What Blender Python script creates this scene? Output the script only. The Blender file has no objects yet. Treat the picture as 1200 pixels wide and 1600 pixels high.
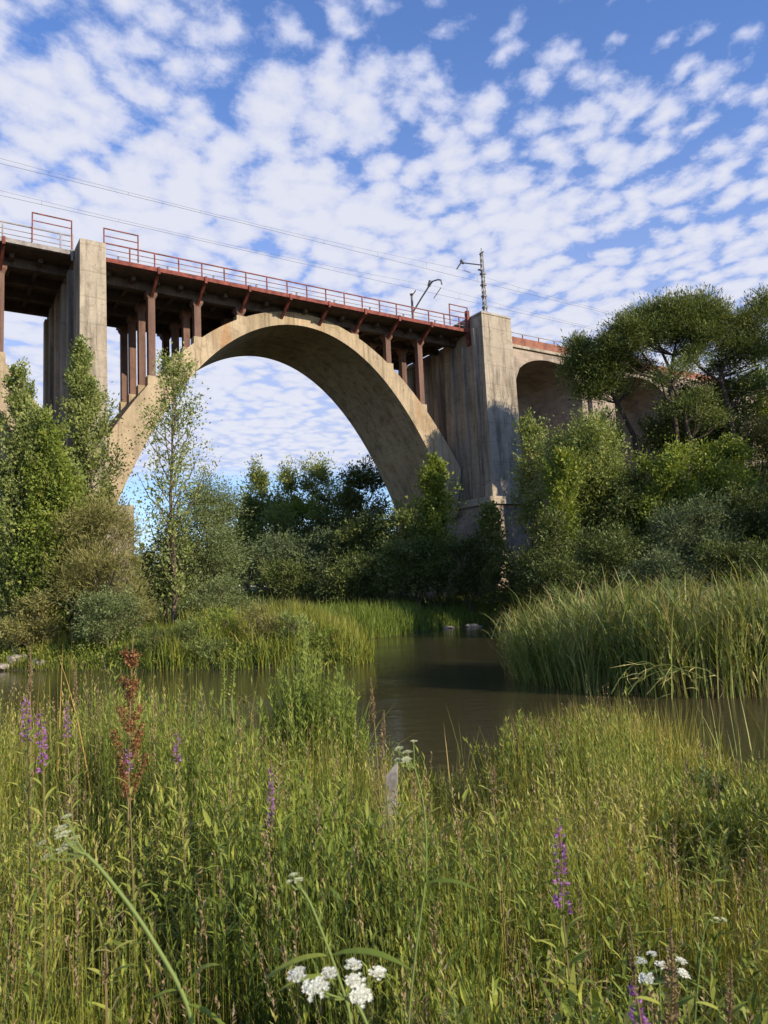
import bpy, math, random
import numpy as np
from mathutils import Vector, Matrix

SC = bpy.context.scene
RNG = np.random.default_rng(7)
random.seed(7)

# ------------------------------------------------------------------ camera
EYE = 2.5                                   # eye height above the river surface (z = 0)
FPX, PITCH, ROLL = 1156.0, math.radians(6.3), math.radians(2.6)
cd = bpy.data.cameras.new('camera')
cd.sensor_fit = 'VERTICAL'; cd.sensor_height = 36.0; cd.sensor_width = 27.0
cd.lens = 36.0 * FPX / 1600.0
cd.clip_start = 0.05; cd.clip_end = 8000
cd.dof.use_dof = True; cd.dof.focus_distance = 14.0; cd.dof.aperture_fstop = 15.0
cam = bpy.data.objects.new('camera', cd); SC.collection.objects.link(cam)
_c, _s = math.cos(ROLL), math.sin(ROLL)
_R = Vector((1, 0, 0)); _U = Vector((0, -math.sin(PITCH), math.cos(PITCH))); _F = Vector((0, math.cos(PITCH), math.sin(PITCH)))
_r = _R * _c - _U * _s; _u = _R * _s + _U * _c
cam.matrix_world = Matrix(((_r.x, _u.x, -_F.x, 0), (_r.y, _u.y, -_F.y, 0), (_r.z, _u.z, -_F.z, EYE), (0, 0, 0, 1)))
SC.camera = cam

# ------------------------------------------------------------------ sun, sky, exposure
SUN_EL = math.radians(23.0)
SUN_AZ = math.radians(126.0)                # from +Y (away from the camera) towards +X (right)
S = Vector((math.sin(SUN_AZ) * math.cos(SUN_EL), math.cos(SUN_AZ) * math.cos(SUN_EL), math.sin(SUN_EL)))
sl = bpy.data.lights.new('sun', 'SUN'); sl.energy = 5.0; sl.angle = math.radians(0.53); sl.color = (1.0, 0.86, 0.66)
sun = bpy.data.objects.new('sun', sl); SC.collection.objects.link(sun)
sun.rotation_euler = (-S).to_track_quat('-Z', 'Y').to_euler(); sun.location = (60, -40, 60)

W = bpy.data.worlds.new('World'); SC.world = W; W.use_nodes = True
nt = W.node_tree; nt.nodes.clear()
def N(t, kind, **kw):
    n = t.nodes.new(kind)
    for k, v in kw.items(): setattr(n, k, v)
    return n
def math_node(t, op, a, b=None, clamp=False):
    n = N(t, 'ShaderNodeMath', operation=op); n.use_clamp = clamp
    for i, x in enumerate((a, b)):
        if x is None: continue
        if isinstance(x, (int, float)): n.inputs[i].default_value = x
        else: t.links.new(x, n.inputs[i])
    return n.outputs[0]
def map_range(t, val, a, b, c=0.0, d=1.0, smooth=True):
    n = N(t, 'ShaderNodeMapRange'); n.interpolation_type = 'SMOOTHSTEP' if smooth else 'LINEAR'
    t.links.new(val, n.inputs['Value'])
    for k, v in (('From Min', a), ('From Max', b), ('To Min', c), ('To Max', d)): n.inputs[k].default_value = v
    return n.outputs[0]
def noise(t, vec, scale, detail=4, rough=0.55, dist=0.0):
    n = N(t, 'ShaderNodeTexNoise'); n.inputs['Scale'].default_value = scale; n.inputs['Detail'].default_value = detail
    n.inputs['Roughness'].default_value = rough; n.inputs['Distortion'].default_value = dist
    if vec is not None: t.links.new(vec, n.inputs['Vector'])
    return n.outputs['Fac']
def mixcol(t, fac, a, b, blend='MIX'):
    n = N(t, 'ShaderNodeMix', data_type='RGBA', blend_type=blend)
    if isinstance(fac, (int, float)): n.inputs[0].default_value = fac
    else: t.links.new(fac, n.inputs[0])
    for i, x in ((6, a), (7, b)):
        if isinstance(x, tuple): n.inputs[i].default_value = (*x, 1) if len(x) == 3 else x
        else: t.links.new(x, n.inputs[i])
    return n.outputs[2]

sky = N(nt, 'ShaderNodeTexSky', sky_type='NISHITA'); sky.sun_disc = False
sky.sun_elevation = SUN_EL; sky.sun_rotation = SUN_AZ; sky.altitude = 600; sky.air_density = 1.0; sky.dust_density = 0.6; sky.ozone_density = 2.0
tc = N(nt, 'ShaderNodeTexCoord')
sx = N(nt, 'ShaderNodeSeparateXYZ'); nt.links.new(tc.outputs['Generated'], sx.inputs[0])
zc = math_node(nt, 'MAXIMUM', sx.outputs['Z'], 0.05)
zc = math_node(nt, 'ADD', zc, 0.03)
px_ = math_node(nt, 'DIVIDE', sx.outputs['X'], zc); py_ = math_node(nt, 'DIVIDE', sx.outputs['Y'], zc)
cv = N(nt, 'ShaderNodeCombineXYZ'); nt.links.new(px_, cv.inputs[0]); nt.links.new(py_, cv.inputs[1])
def cmap(off, rot=0.0, scale=(1, 1, 1)):
    m = N(nt, 'ShaderNodeMapping'); m.inputs['Location'].default_value = off; m.inputs['Rotation'].default_value = (0, 0, rot); m.inputs['Scale'].default_value = scale
    nt.links.new(cv.outputs[0], m.inputs[0]); return m.outputs[0]
wn = N(nt, 'ShaderNodeTexNoise'); wn.inputs['Scale'].default_value = 6.5; wn.inputs['Detail'].default_value = 4; nt.links.new(cmap((3.1, 7.4, 0)), wn.inputs['Vector'])
wsub = N(nt, 'ShaderNodeVectorMath', operation='SUBTRACT'); nt.links.new(wn.outputs['Color'], wsub.inputs[0]); wsub.inputs[1].default_value = (0.5, 0.5, 0.5)
wscl = N(nt, 'ShaderNodeVectorMath', operation='SCALE'); nt.links.new(wsub.outputs[0], wscl.inputs[0]); wscl.inputs['Scale'].default_value = 0.13
wadd = N(nt, 'ShaderNodeVectorMath', operation='ADD'); nt.links.new(cmap((1.7, 0.4, 0), 0.35, (1.0, 0.8, 1)), wadd.inputs[0]); nt.links.new(wscl.outputs[0], wadd.inputs[1])
vo = N(nt, 'ShaderNodeTexVoronoi', feature='SMOOTH_F1', voronoi_dimensions='2D'); vo.inputs['Scale'].default_value = 13.0; vo.inputs['Smoothness'].default_value = 0.5
nt.links.new(wadd.outputs[0], vo.inputs['Vector'])
puff = math_node(nt, 'SUBTRACT', 0.62, vo.outputs['Distance'])
n_cell = noise(nt, cmap((3.1, 7.4, 0), 0.5, (1.0, 0.85, 1)), 4.2, 3, 0.5, 0.2)
n_fine = noise(nt, cmap((11.0, 2.0, 0), -0.3, (1.0, 0.8, 1)), 21.0, 5, 0.64, 0.1)
n_cov = noise(nt, cmap((5.3, 1.7, 0), 0.2), 0.95, 2, 0.5, 0.3)
# the cloud sheet thickens away from the photographer and thins overhead
cov_far = map_range(nt, py_, 0.75, 1.9, -0.07, 0.235)
cov_side = map_range(nt, px_, -0.75, 0.25, 0.16, -0.02)
cov_side = math_node(nt, 'MULTIPLY', cov_side, map_range(nt, py_, 1.2, 2.2, 1.0, 0.1))
dens = math_node(nt, 'ADD', math_node(nt, 'MULTIPLY', puff, 0.40), math_node(nt, 'MULTIPLY', n_fine, 0.42))
dens = math_node(nt, 'ADD', dens, math_node(nt, 'MULTIPLY', n_cell, 0.42))
dens = math_node(nt, 'ADD', dens, cov_far)
dens = math_node(nt, 'ADD', dens, cov_side)
dens = math_node(nt, 'ADD', dens, math_node(nt, 'MULTIPLY', math_node(nt, 'SUBTRACT', n_cov, 0.5), 0.30))
hor = map_range(nt, sx.outputs['Z'], 0.150, 0.182)
veil = math_node(nt, 'MAXIMUM', map_range(nt, py_, 1.0, 3.3, 0.06, 0.80), map_range(nt, py_, 3.0, 3.9, 0.0, 0.97))
cl = math_node(nt, 'MULTIPLY', math_node(nt, 'MAXIMUM', map_range(nt, dens, 0.46, 0.70), veil), hor)
thick = map_range(nt, dens, 0.55, 0.85)
cl_col = mixcol(nt, thick, (0.56, 0.63, 0.90), (0.83, 0.84, 0.93))
lp = mixcol(nt, map_range(nt, sx.outputs['Z'], 0.10, 0.45), (0.92, 0.96, 1.10), (0.74, 1.04, 1.52))
sky_t = mixcol(nt, 1.0, sky.outputs[0], lp, 'MULTIPLY')
bg1 = N(nt, 'ShaderNodeBackground'); nt.links.new(sky_t, bg1.inputs[0]); bg1.inputs[1].default_value = 0.125
bg2 = N(nt, 'ShaderNodeBackground'); nt.links.new(cl_col, bg2.inputs[0]); bg2.inputs[1].default_value = 0.72
ms = N(nt, 'ShaderNodeMixShader'); nt.links.new(math_node(nt, 'MULTIPLY', cl, 0.92), ms.inputs[0]); nt.links.new(bg1.outputs[0], ms.inputs[1]); nt.links.new(bg2.outputs[0], ms.inputs[2])
wo = N(nt, 'ShaderNodeOutputWorld'); nt.links.new(ms.outputs[0], wo.inputs[0])
SC.view_settings.view_transform = 'Standard'; SC.view_settings.look = 'None'
SC.view_settings.exposure = 0.45; SC.view_settings.gamma = 1.0; SC.view_settings.use_curve_mapping = False
SC.cycles.max_bounces = 5; SC.cycles.diffuse_bounces = 3; SC.cycles.glossy_bounces = 3; SC.cycles.transmission_bounces = 3
SC.cycles.use_denoising = True; SC.cycles.sample_clamp_indirect = 4.0

# ------------------------------------------------------------------ helpers
COL = SC.collection
def spot(px, py, depth):
    """point seen at a photo pixel, at a given distance ahead"""
    x = (px - 600) / FPX; y = -(py - 800) / FPX
    r = x * _c + y * _s; u = -x * _s + y * _c
    d = np.array([r, math.cos(PITCH) - u * math.sin(PITCH), math.sin(PITCH) + u * math.cos(PITCH)])
    return d * (depth / d[1]) + np.array([0, 0, EYE])

def new_mesh(name, V, Q=None, T=None, mat=None, attrs=None, smooth=False):
    V = np.asarray(V, np.float32).reshape(-1, 3)
    Q = np.zeros((0, 4), np.int32) if Q is None or len(Q) == 0 else np.asarray(Q, np.int32).reshape(-1, 4)
    T = np.zeros((0, 3), np.int32) if T is None or len(T) == 0 else np.asarray(T, np.int32).reshape(-1, 3)
    me = bpy.data.meshes.new(name)
    me.vertices.add(len(V)); me.vertices.foreach_set('co', V.ravel())
    loops = np.concatenate([Q.ravel(), T.ravel()]).astype(np.int32)
    me.loops.add(len(loops)); me.loops.foreach_set('vertex_index', loops)
    starts = np.concatenate([np.arange(len(Q)) * 4, len(Q) * 4 + np.arange(len(T)) * 3]).astype(np.int32)
    me.polygons.add(len(starts)); me.polygons.foreach_set('loop_start', starts)
    me.polygons.foreach_set('use_smooth', np.full(len(starts), bool(smooth)))
    for k, a in (attrs or {}).items():
        at = me.attributes.new(k, 'FLOAT', 'POINT'); at.data.foreach_set('value', np.asarray(a, np.float32).ravel())
    me.update(calc_edges=True); me.validate()
    if mat: me.materials.append(mat)
    return me
def link(name, me, parent=None):
    o = bpy.data.objects.new(name, me); COL.objects.link(o)
    if parent is not None: o.parent = parent
    return o
def tag(o, label=None, cat=None, group=None, kind=None):
    if label: o['label'] = label
    if cat: o['category'] = cat
    if group: o['group'] = group
    if kind: o['kind'] = kind
    return o
def empty(name, loc, rz=0.0):
    o = bpy.data.objects.new(name, None); COL.objects.link(o); o.location = tuple(float(q) for q in loc); o.rotation_euler = (0, 0, rz)
    o.empty_display_size = 0.3
    return o

class MB:
    def __init__(s): s.V = []; s.Q = []; s.T = []; s.n = 0; s.A = []
    def add(s, V, Q=None, T=None, tint=0.5):
        V = np.asarray(V, float).reshape(-1, 3)
        if Q is not None and len(Q): s.Q.append(np.asarray(Q).reshape(-1, 4) + s.n)
        if T is not None and len(T): s.T.append(np.asarray(T).reshape(-1, 3) + s.n)
        s.V.append(V); s.n += len(V)
        s.A.append(np.full(len(V), tint) if np.isscalar(tint) else np.asarray(tint).ravel())
        return s
    def box(s, x0, x1, y0, y1, z0, z1, tint=0.5):
        V = [(x0, y0, z0), (x1, y0, z0), (x1, y1, z0), (x0, y1, z0), (x0, y0, z1), (x1, y0, z1), (x1, y1, z1), (x0, y1, z1)]
        return s.add(V, [(0, 3, 2, 1), (4, 5, 6, 7), (0, 1, 5, 4), (1, 2, 6, 5), (2, 3, 7, 6), (3, 0, 4, 7)], tint=tint)
    def frustum(s, b, t, z0, z1):
        (x0, x1, y0, y1), (p0, p1, q0, q1) = b, t
        V = [(x0, y0, z0), (x1, y0, z0), (x1, y1, z0), (x0, y1, z0), (p0, q0, z1), (p1, q0, z1), (p1, q1, z1), (p0, q1, z1)]
        return s.add(V, [(0, 3, 2, 1), (4, 5, 6, 7), (0, 1, 5, 4), (1, 2, 6, 5), (2, 3, 7, 6), (3, 0, 4, 7)])
    def bar(s, a, b, w, h=None, tint=0.5):
        a = np.array(a, float); b = np.array(b, float); h = h or w
        d = b - a; L = np.linalg.norm(d); d = d / max(L, 1e-9)
        ref = np.array([0, 0, 1.0]) if abs(d[2]) < 0.9 else np.array([1.0, 0, 0])
        e = np.cross(d, ref); e /= np.linalg.norm(e); g = np.cross(e, d)
        V = [p + sx_ * e * w / 2 + sy_ * g * h / 2 for p in (a, b) for sx_, sy_ in ((-1, -1), (1, -1), (1, 1), (-1, 1))]
        return s.add(V, [(0, 3, 2, 1), (4, 5, 6, 7), (0, 1, 5, 4), (1, 2, 6, 5), (2, 3, 7, 6), (3, 0, 4, 7)], tint=tint)
    def tube(s, pts, rad, n=6, tint=0.5):
        P = np.asarray(pts, float); m = len(P); rad = np.broadcast_to(np.asarray(rad, float), (m,))
        d = np.gradient(P, axis=0); d /= np.linalg.norm(d, axis=1)[:, None] + 1e-9
        ref = np.tile(np.array([0.0, 0.0, 1.0]), (m, 1)); ref[np.abs(d[:, 2]) > 0.85] = (1, 0, 0)
        if np.mean(np.abs(d[:, 2])) > 0.5: ref[:] = (1, 0.1, 0)
        e = np.cross(d, ref); e /= np.linalg.norm(e, axis=1)[:, None] + 1e-9; g = np.cross(d, e)
        a = np.arange(n) * 2 * np.pi / n
        V = P[:, None] + rad[:, None, None] * (np.cos(a)[None, :, None] * e[:, None] + np.sin(a)[None, :, None] * g[:, None])
        i = np.arange(m - 1)[:, None] * n; j = np.arange(n)[None]; k = (j + 1) % n
        Q = np.stack([i + j, i + k, i + n + k, i + n + j], -1).reshape(-1, 4)
        return s.add(V.reshape(-1, 3), Q, tint=tint)
    def mesh(s, name, mat, smooth=False):
        return new_mesh(name, np.concatenate(s.V), np.concatenate(s.Q) if s.Q else None, np.concatenate(s.T) if s.T else None, mat,
                        {'tint': np.concatenate(s.A)}, smooth)
    def build(s, name, mat, parent=None, smooth=False):
        o = link(name, s.mesh(name, mat, smooth), parent)
        if name in ('foliage', 'blossom', 'bud_cluster', 'seed_spike', 'seed_cluster', 'flower_head', 'stem_bundle'): o['kind'] = 'stuff'
        return o

def blades(base, h, w, az, bend, tint, tilt=None, ss=(0.0, 0.4, 0.75, 1.0)):
    """curved tapering grass blades; returns V, Q, T, tint, tip"""
    n = len(base); ss = np.array(ss); k = len(ss)
    d = np.stack([np.cos(az), np.sin(az), np.zeros(n)], 1)
    side_a = az + np.pi / 2 + RNG.normal(0, 0.6, n)
    e = np.stack([np.cos(side_a), np.sin(side_a), np.zeros(n)], 1)
    lean = np.zeros(n) if tilt is None else tilt
    sp = base[:, None] + np.array([0, 0, 1.0]) * (h[:, None] * (ss - 0.35 * np.minimum(bend, 1.5)[:, None] * ss ** 2.4))[..., None] \
        + d[:, None] * (h[:, None] * (bend[:, None] * ss ** 2 * 0.62 + lean[:, None] * ss))[..., None]
    ww = w[:, None] * (1 - ss[None, :] ** 1.6 * 0.92)
    L = sp[:, :-1] - e[:, None] * ww[:, :-1, None] / 2; R = sp[:, :-1] + e[:, None] * ww[:, :-1, None] / 2
    V = np.concatenate([L, R, sp[:, -1:]], 1)                  # k-1 left, k-1 right, tip
    nv = 2 * (k - 1) + 1; o = np.arange(n)[:, None] * nv
    Q = [np.concatenate([o + i, o + (k - 1) + i, o + k + i, o + i + 1], 1) for i in range(k - 2)]
    T = np.concatenate([o + k - 2, o + 2 * (k - 1) - 1, o + 2 * (k - 1)], 1)
    tv = np.repeat(tint, nv); tip = np.tile(np.concatenate([ss[:-1], ss[:-1], [1.0]]), n)
    return V.reshape(-1, 3), np.concatenate(Q, 0), T, tv, tip

def leaf_quads(c, d, nrm, L, Wd, fold=0.12):
    """folded rhombic leaves, c = leaf base, d = direction"""
    d = d / (np.linalg.norm(d, axis=1)[:, None] + 1e-9)
    e = np.cross(d, nrm); e /= np.linalg.norm(e, axis=1)[:, None] + 1e-9
    g = np.cross(e, d)
    L = L[:, None]; Wd = Wd[:, None]
    V = np.stack([c, c + d * L * 0.45 + e * Wd / 2 + g * L * fold, c + d * L, c + d * L * 0.45 - e * Wd / 2 + g * L * fold], 1)
    n = len(c); Q = np.arange(n * 4).reshape(n, 4)
    return V.reshape(-1, 3), Q

def lance_leaves(c, d, nrm, L, Wd, droop):
    """arching lanceolate leaves of four segments, folded along the midrib"""
    d = d / (np.linalg.norm(d, axis=1)[:, None] + 1e-9); e = np.cross(d, nrm); e /= np.linalg.norm(e, axis=1)[:, None] + 1e-9; g = np.cross(e, d)
    ss = np.array([0, .32, .68, 1.0]); ww = np.array([.3, 1.0, .78, .03]); n = len(c)
    sp = c[:, None] + d[:, None] * (L[:, None] * ss)[..., None] - g[:, None] * (L[:, None] * droop[:, None] * ss ** 2)[..., None]
    hw = (Wd[:, None] * ww / 2)[..., None]; up = g[:, None] * hw * .4
    V = np.stack([sp - e[:, None] * hw + up, sp, sp + e[:, None] * hw + up], 2).reshape(n, 12, 3)
    q = np.array([(i * 3 + k, i * 3 + k + 1, i * 3 + k + 4, i * 3 + k + 3) for i in range(3) for k in range(2)])
    return V.reshape(-1, 3), (np.arange(n)[:, None, None] * 12 + q[None]).reshape(-1, 4)

def rvec(n):
    v = RNG.normal(size=(n, 3)); return v / np.linalg.norm(v, axis=1)[:, None]

# ------------------------------------------------------------------ materials
def new_mat(name):
    m = bpy.data.materials.new(name); m.use_nodes = True; t = m.node_tree; t.nodes.clear()
    out = N(t, 'ShaderNodeOutputMaterial'); b = N(t, 'ShaderNodeBsdfPrincipled'); t.links.new(b.outputs[0], out.inputs[0])
    return m, t, b, out
def ramp(t, fac, stops):
    r = N(t, 'ShaderNodeValToRGB'); el = r.color_ramp.elements
    while len(el) < len(stops): el.new(0.5)
    for e, (p, c) in zip(el, stops): e.position = p; e.color = (*c, 1)
    t.links.new(fac, r.inputs[0]); return r.outputs[0]
def foliage(name, stops, tipcol=None, trans=0.30, rough=0.55, tip_from=0.6, tipmix=0.8, spec=0.25):
    m, t, b, out = new_mat(name)
    a = N(t, 'ShaderNodeAttribute'); a.attribute_name = 'tint'
    col = ramp(t, a.outputs['Fac'], stops)
    if tipcol:
        p = N(t, 'ShaderNodeAttribute'); p.attribute_name = 'tip'
        f = math_node(t, 'MULTIPLY', map_range(t, p.outputs['Fac'], tip_from, 1.0), tipmix)
        col = mixcol(t, f, col, tipcol)
    t.links.new(col, b.inputs['Base Color']); b.inputs['Roughness'].default_value = rough; b.inputs['Specular IOR Level'].default_value = spec
    tr = N(t, 'ShaderNodeBsdfTranslucent')
    t.links.new(mixcol(t, 1.0, col, (1.35, 1.25, 0.55), 'MULTIPLY'), tr.inputs[0])
    mx = N(t, 'ShaderNodeMixShader'); mx.inputs[0].default_value = trans
    t.links.new(b.outputs[0], mx.inputs[1]); t.links.new(tr.outputs[0], mx.inputs[2]); t.links.new(mx.outputs[0], out.inputs[0])
    return m
def concrete(name, base, dark, rust=None, streak=1.0, rough=0.9, vscale=0.16, rust_lo=0.60, boards=0.0, dark_lo=0.45, dark_hi=0.75, arc=False):
    m, t, b, out = new_mat(name)
    tcn = N(t, 'ShaderNodeTexCoord')
    mp = N(t, 'ShaderNodeMapping'); mp.inputs['Scale'].default_value = (1, 1, vscale); t.links.new(tcn.outputs['Object'], mp.inputs[0])
    big = noise(t, tcn.outputs['Object'], 0.35, 5, 0.6)
    stk = noise(t, mp.outputs[0], 1.5, 6, 0.62)
    fin = noise(t, tcn.outputs['Object'], 7.0, 5, 0.7)
    c = mixcol(t, map_range(t, big, 0.3, 0.7), base, tuple(x * 0.74 for x in base))
    c = mixcol(t, math_node(t, 'MULTIPLY', map_range(t, stk, dark_lo, dark_hi), 0.85 * streak), c, dark)
    if rust:
        rn = noise(t, mp.outputs[0], 0.85, 4, 0.6, 0.4)
        c = mixcol(t, math_node(t, 'MULTIPLY', map_range(t, rn, rust_lo - 0.03, rust_lo + 0.2), 0.75), c, rust)
    mp2 = N(t, 'ShaderNodeMapping'); mp2.inputs['Scale'].default_value = (1, 1, 0.05); t.links.new(tcn.outputs['Object'], mp2.inputs[0])
    drip = noise(t, mp2.outputs[0], 4.2, 5, 0.65)
    c = mixcol(t, math_node(t, 'MULTIPLY', map_range(t, drip, 0.53, 0.70), 0.6 * streak), c, dark)
    pale = noise(t, mp.outputs[0], 2.6, 5, 0.7, 0.3)
    c = mixcol(t, math_node(t, 'MULTIPLY', map_range(t, pale, 0.60, 0.72), 0.4), c, tuple(min(0.7, x * 1.35) for x in base))
    if boards:
        sz = N(t, 'ShaderNodeSeparateXYZ'); t.links.new(tcn.outputs['Object'], sz.inputs[0])
        zz = math_node(t, 'ADD', sz.outputs[2], math_node(t, 'MULTIPLY', big, 0.35))
        fr = math_node(t, 'FRACT', math_node(t, 'MULTIPLY', zz, 0.62))
        ln = map_range(t, fr, 0.0, 0.07, 1.0, 0.0)
        c = mixcol(t, math_node(t, 'MULTIPLY', ln, 0.4), c, dark)
    if arc:
        at = N(t, 'ShaderNodeAttribute'); at.attribute_name = 'tint'
        so = N(t, 'ShaderNodeSeparateXYZ'); t.links.new(tcn.outputs['Object'], so.inputs[0])
        ac = N(t, 'ShaderNodeCombineXYZ'); t.links.new(math_node(t, 'MULTIPLY', at.outputs['Fac'], 0.10), ac.inputs[0]); t.links.new(so.outputs[1], ac.inputs[1])
        run = noise(t, ac.outputs[0], 1.5, 6, 0.68, 0.15)
        c = mixcol(t, math_node(t, 'MULTIPLY', map_range(t, run, 0.56, 0.68), 0.65), c, dark)
        jn = math_node(t, 'FRACT', math_node(t, 'MULTIPLY', math_node(t, 'ADD', at.outputs['Fac'], math_node(t, 'MULTIPLY', fin, 0.06)), 0.4))
        c = mixcol(t, math_node(t, 'MULTIPLY', map_range(t, jn, 0.0, 0.035, 1.0, 0.0), 0.45), c, dark)
    crk = N(t, 'ShaderNodeTexVoronoi', feature='DISTANCE_TO_EDGE'); crk.inputs['Scale'].default_value = 0.45
    cvn = N(t, 'ShaderNodeVectorMath', operation='MULTIPLY_ADD'); nn = N(t, 'ShaderNodeTexNoise'); nn.inputs['Scale'].default_value = 1.6; nn.inputs['Detail'].default_value = 5; t.links.new(tcn.outputs['Object'], nn.inputs[0])
    t.links.new(nn.outputs['Color'], cvn.inputs[0]); cvn.inputs[1].default_value = (1.2, 1.2, 1.2); t.links.new(tcn.outputs['Object'], cvn.inputs[2]); t.links.new(cvn.outputs[0], crk.inputs['Vector'])
    c = mixcol(t, math_node(t, 'MULTIPLY', map_range(t, crk.outputs['Distance'], 0.0, 0.012, 1.0, 0.0), 0.35), c, dark)
    blot = noise(t, tcn.outputs['Object'], 1.1, 8, 0.75, 0.5)
    c = mixcol(t, math_node(t, 'MULTIPLY', map_range(t, blot, 0.52, 0.62), 0.35 * streak), c, dark)
    c = mixcol(t, math_node(t, 'MULTIPLY', map_range(t, fin, 0.35, 0.75), 0.4), c, tuple(x * 0.5 for x in base))
    t.links.new(c, b.inputs['Base Color']); b.inputs['Roughness'].default_value = rough; b.inputs['Specular IOR Level'].default_value = 0.2
    hgt = math_node(t, 'ADD', fin, math_node(t, 'MULTIPLY', stk, 1.2))
    if boards:
        wv = N(t, 'ShaderNodeTexWave', wave_type='BANDS', bands_direction='Z', wave_profile='SAW'); wv.inputs['Scale'].default_value = boards
        wv.inputs['Distortion'].default_value = 0.6; wv.inputs['Detail'].default_value = 2; t.links.new(tcn.outputs['Object'], wv.inputs[0])
        hgt = math_node(t, 'ADD', hgt, math_node(t, 'MULTIPLY', wv.outputs['Fac'], 0.7))
    bp = N(t, 'ShaderNodeBump'); bp.inputs['Strength'].default_value = 0.55; bp.inputs['Distance'].default_value = 0.05
    t.links.new(hgt, bp.inputs['Height']); t.links.new(bp.outputs[0], b.inputs['Normal'])
    return m
def plain(name, col, rough=0.7, var=0.35, scale=6.0, metal=0.0, spec=0.3):
    m, t, b, out = new_mat(name)
    tcn = N(t, 'ShaderNodeTexCoord'); n = noise(t, tcn.outputs['Object'], scale, 5, 0.65)
    c = mixcol(t, map_range(t, n, 0.3, 0.7), tuple(x * (1 - var) for x in col), tuple(min(1, x * (1 + var * 0.6)) for x in col))
    t.links.new(c, b.inputs['Base Color']); b.inputs['Roughness'].default_value = rough; b.inputs['Metallic'].default_value = metal; b.inputs['Specular IOR Level'].default_value = spec
    return m

M = {}
M['arch'] = concrete('arch_concrete', (0.44, 0.35, 0.23), (0.13, 0.10, 0.066), (0.32, 0.16, 0.06), streak=1.05, rust_lo=0.57, arc=True)
M['tower'] = concrete('tower_concrete', (0.40, 0.345, 0.265), (0.10, 0.083, 0.062), (0.25, 0.15, 0.08), boards=0.55, streak=1.1, rust_lo=0.64)
M['pier'] = concrete('pier_concrete', (0.40, 0.335, 0.26), (0.085, 0.06, 0.045), (0.22, 0.11, 0.06), streak=1.0, vscale=0.06, rust_lo=0.56, dark_lo=0.42, dark_hi=0.62)
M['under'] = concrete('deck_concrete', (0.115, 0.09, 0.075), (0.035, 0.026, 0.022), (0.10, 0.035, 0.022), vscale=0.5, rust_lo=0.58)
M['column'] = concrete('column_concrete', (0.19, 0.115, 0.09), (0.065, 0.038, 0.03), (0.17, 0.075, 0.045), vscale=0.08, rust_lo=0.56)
M['red'] = plain('red_oxide_paint', (0.185, 0.052, 0.038), 0.8, 0.55, 2.2)
M['redpar'] = plain('faded_red_paint', (0.23, 0.095, 0.062), 0.85, 0.45, 1.2)
M['grey'] = plain('weathered_grey_steel', (0.24, 0.215, 0.20), 0.7, 0.4, 3.0)
M['steel'] = plain('galvanised_steel', (0.20, 0.20, 0.20), 0.6, 0.4, 5.0, 0.3)
M['darkmetal'] = plain('dark_wire', (0.16, 0.15, 0.16), 0.6, 0.2)
M['insul'] = plain('brown_insulator', (0.10, 0.05, 0.04), 0.3, 0.2)
M['bark'] = plain('bark', (0.13, 0.10, 0.075), 0.95, 0.55, 9.0, spec=0.1)
M['barkpine'] = plain('pine_bark', (0.075, 0.058, 0.045), 0.95, 0.5, 6.0, spec=0.1)
M['barkpale'] = plain('pale_bark', (0.26, 0.235, 0.20), 0.95, 0.5, 6.0, spec=0.1)
M['stone'] = plain('river_stone', (0.30, 0.26, 0.21), 0.9, 0.45, 5.0)
M['wood'] = plain('weathered_wood', (0.30, 0.28, 0.25), 0.9, 0.5, 12.0)

# masonry of the approach viaduct
m, t, b, out = new_mat('viaduct_masonry')
tcn = N(t, 'ShaderNodeTexCoord')
sp = N(t, 'ShaderNodeSeparateXYZ'); t.links.new(tcn.outputs['Object'], sp.inputs[0])
cb = N(t, 'ShaderNodeCombineXYZ'); t.links.new(math_node(t, 'ADD', sp.outputs[0], sp.outputs[1]), cb.inputs[0]); t.links.new(sp.outputs[2], cb.inputs[1])
br = N(t, 'ShaderNodeTexBrick'); t.links.new(cb.outputs[0], br.inputs[0])
for k, v in (('Scale', 1.0), ('Mortar Size', 0.02), ('Brick Width', 0.75), ('Row Height', 0.36), ('Mortar Smooth', 0.4)): br.inputs[k].default_value = v
br.inputs['Color1'].default_value = (0.36, 0.29, 0.22, 1); br.inputs['Color2'].default_value = (0.26, 0.20, 0.155, 1); br.inputs['Mortar'].default_value = (0.30, 0.27, 0.23, 1)
nz = noise(t, tcn.outputs['Object'], 0.5, 6, 0.65)
c = mixcol(t, math_node(t, 'MULTIPLY', map_range(t, nz, 0.42, 0.68), 0.8), br.outputs['Color'], (0.14, 0.115, 0.095))
t.links.new(c, b.inputs['Base Color']); b.inputs['Roughness'].default_value = 0.92
bp = N(t, 'ShaderNodeBump'); bp.inputs['Strength'].default_value = 0.5; bp.inputs['Distance'].default_value = 0.04
t.links.new(math_node(t, 'SUBTRACT', noise(t, tcn.outputs['Object'], 5, 4), math_node(t, 'MULTIPLY', br.outputs['Fac'], 0.8)), bp.inputs['Height']); t.links.new(bp.outputs[0], b.inputs['Normal'])
M['masonry'] = m

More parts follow.
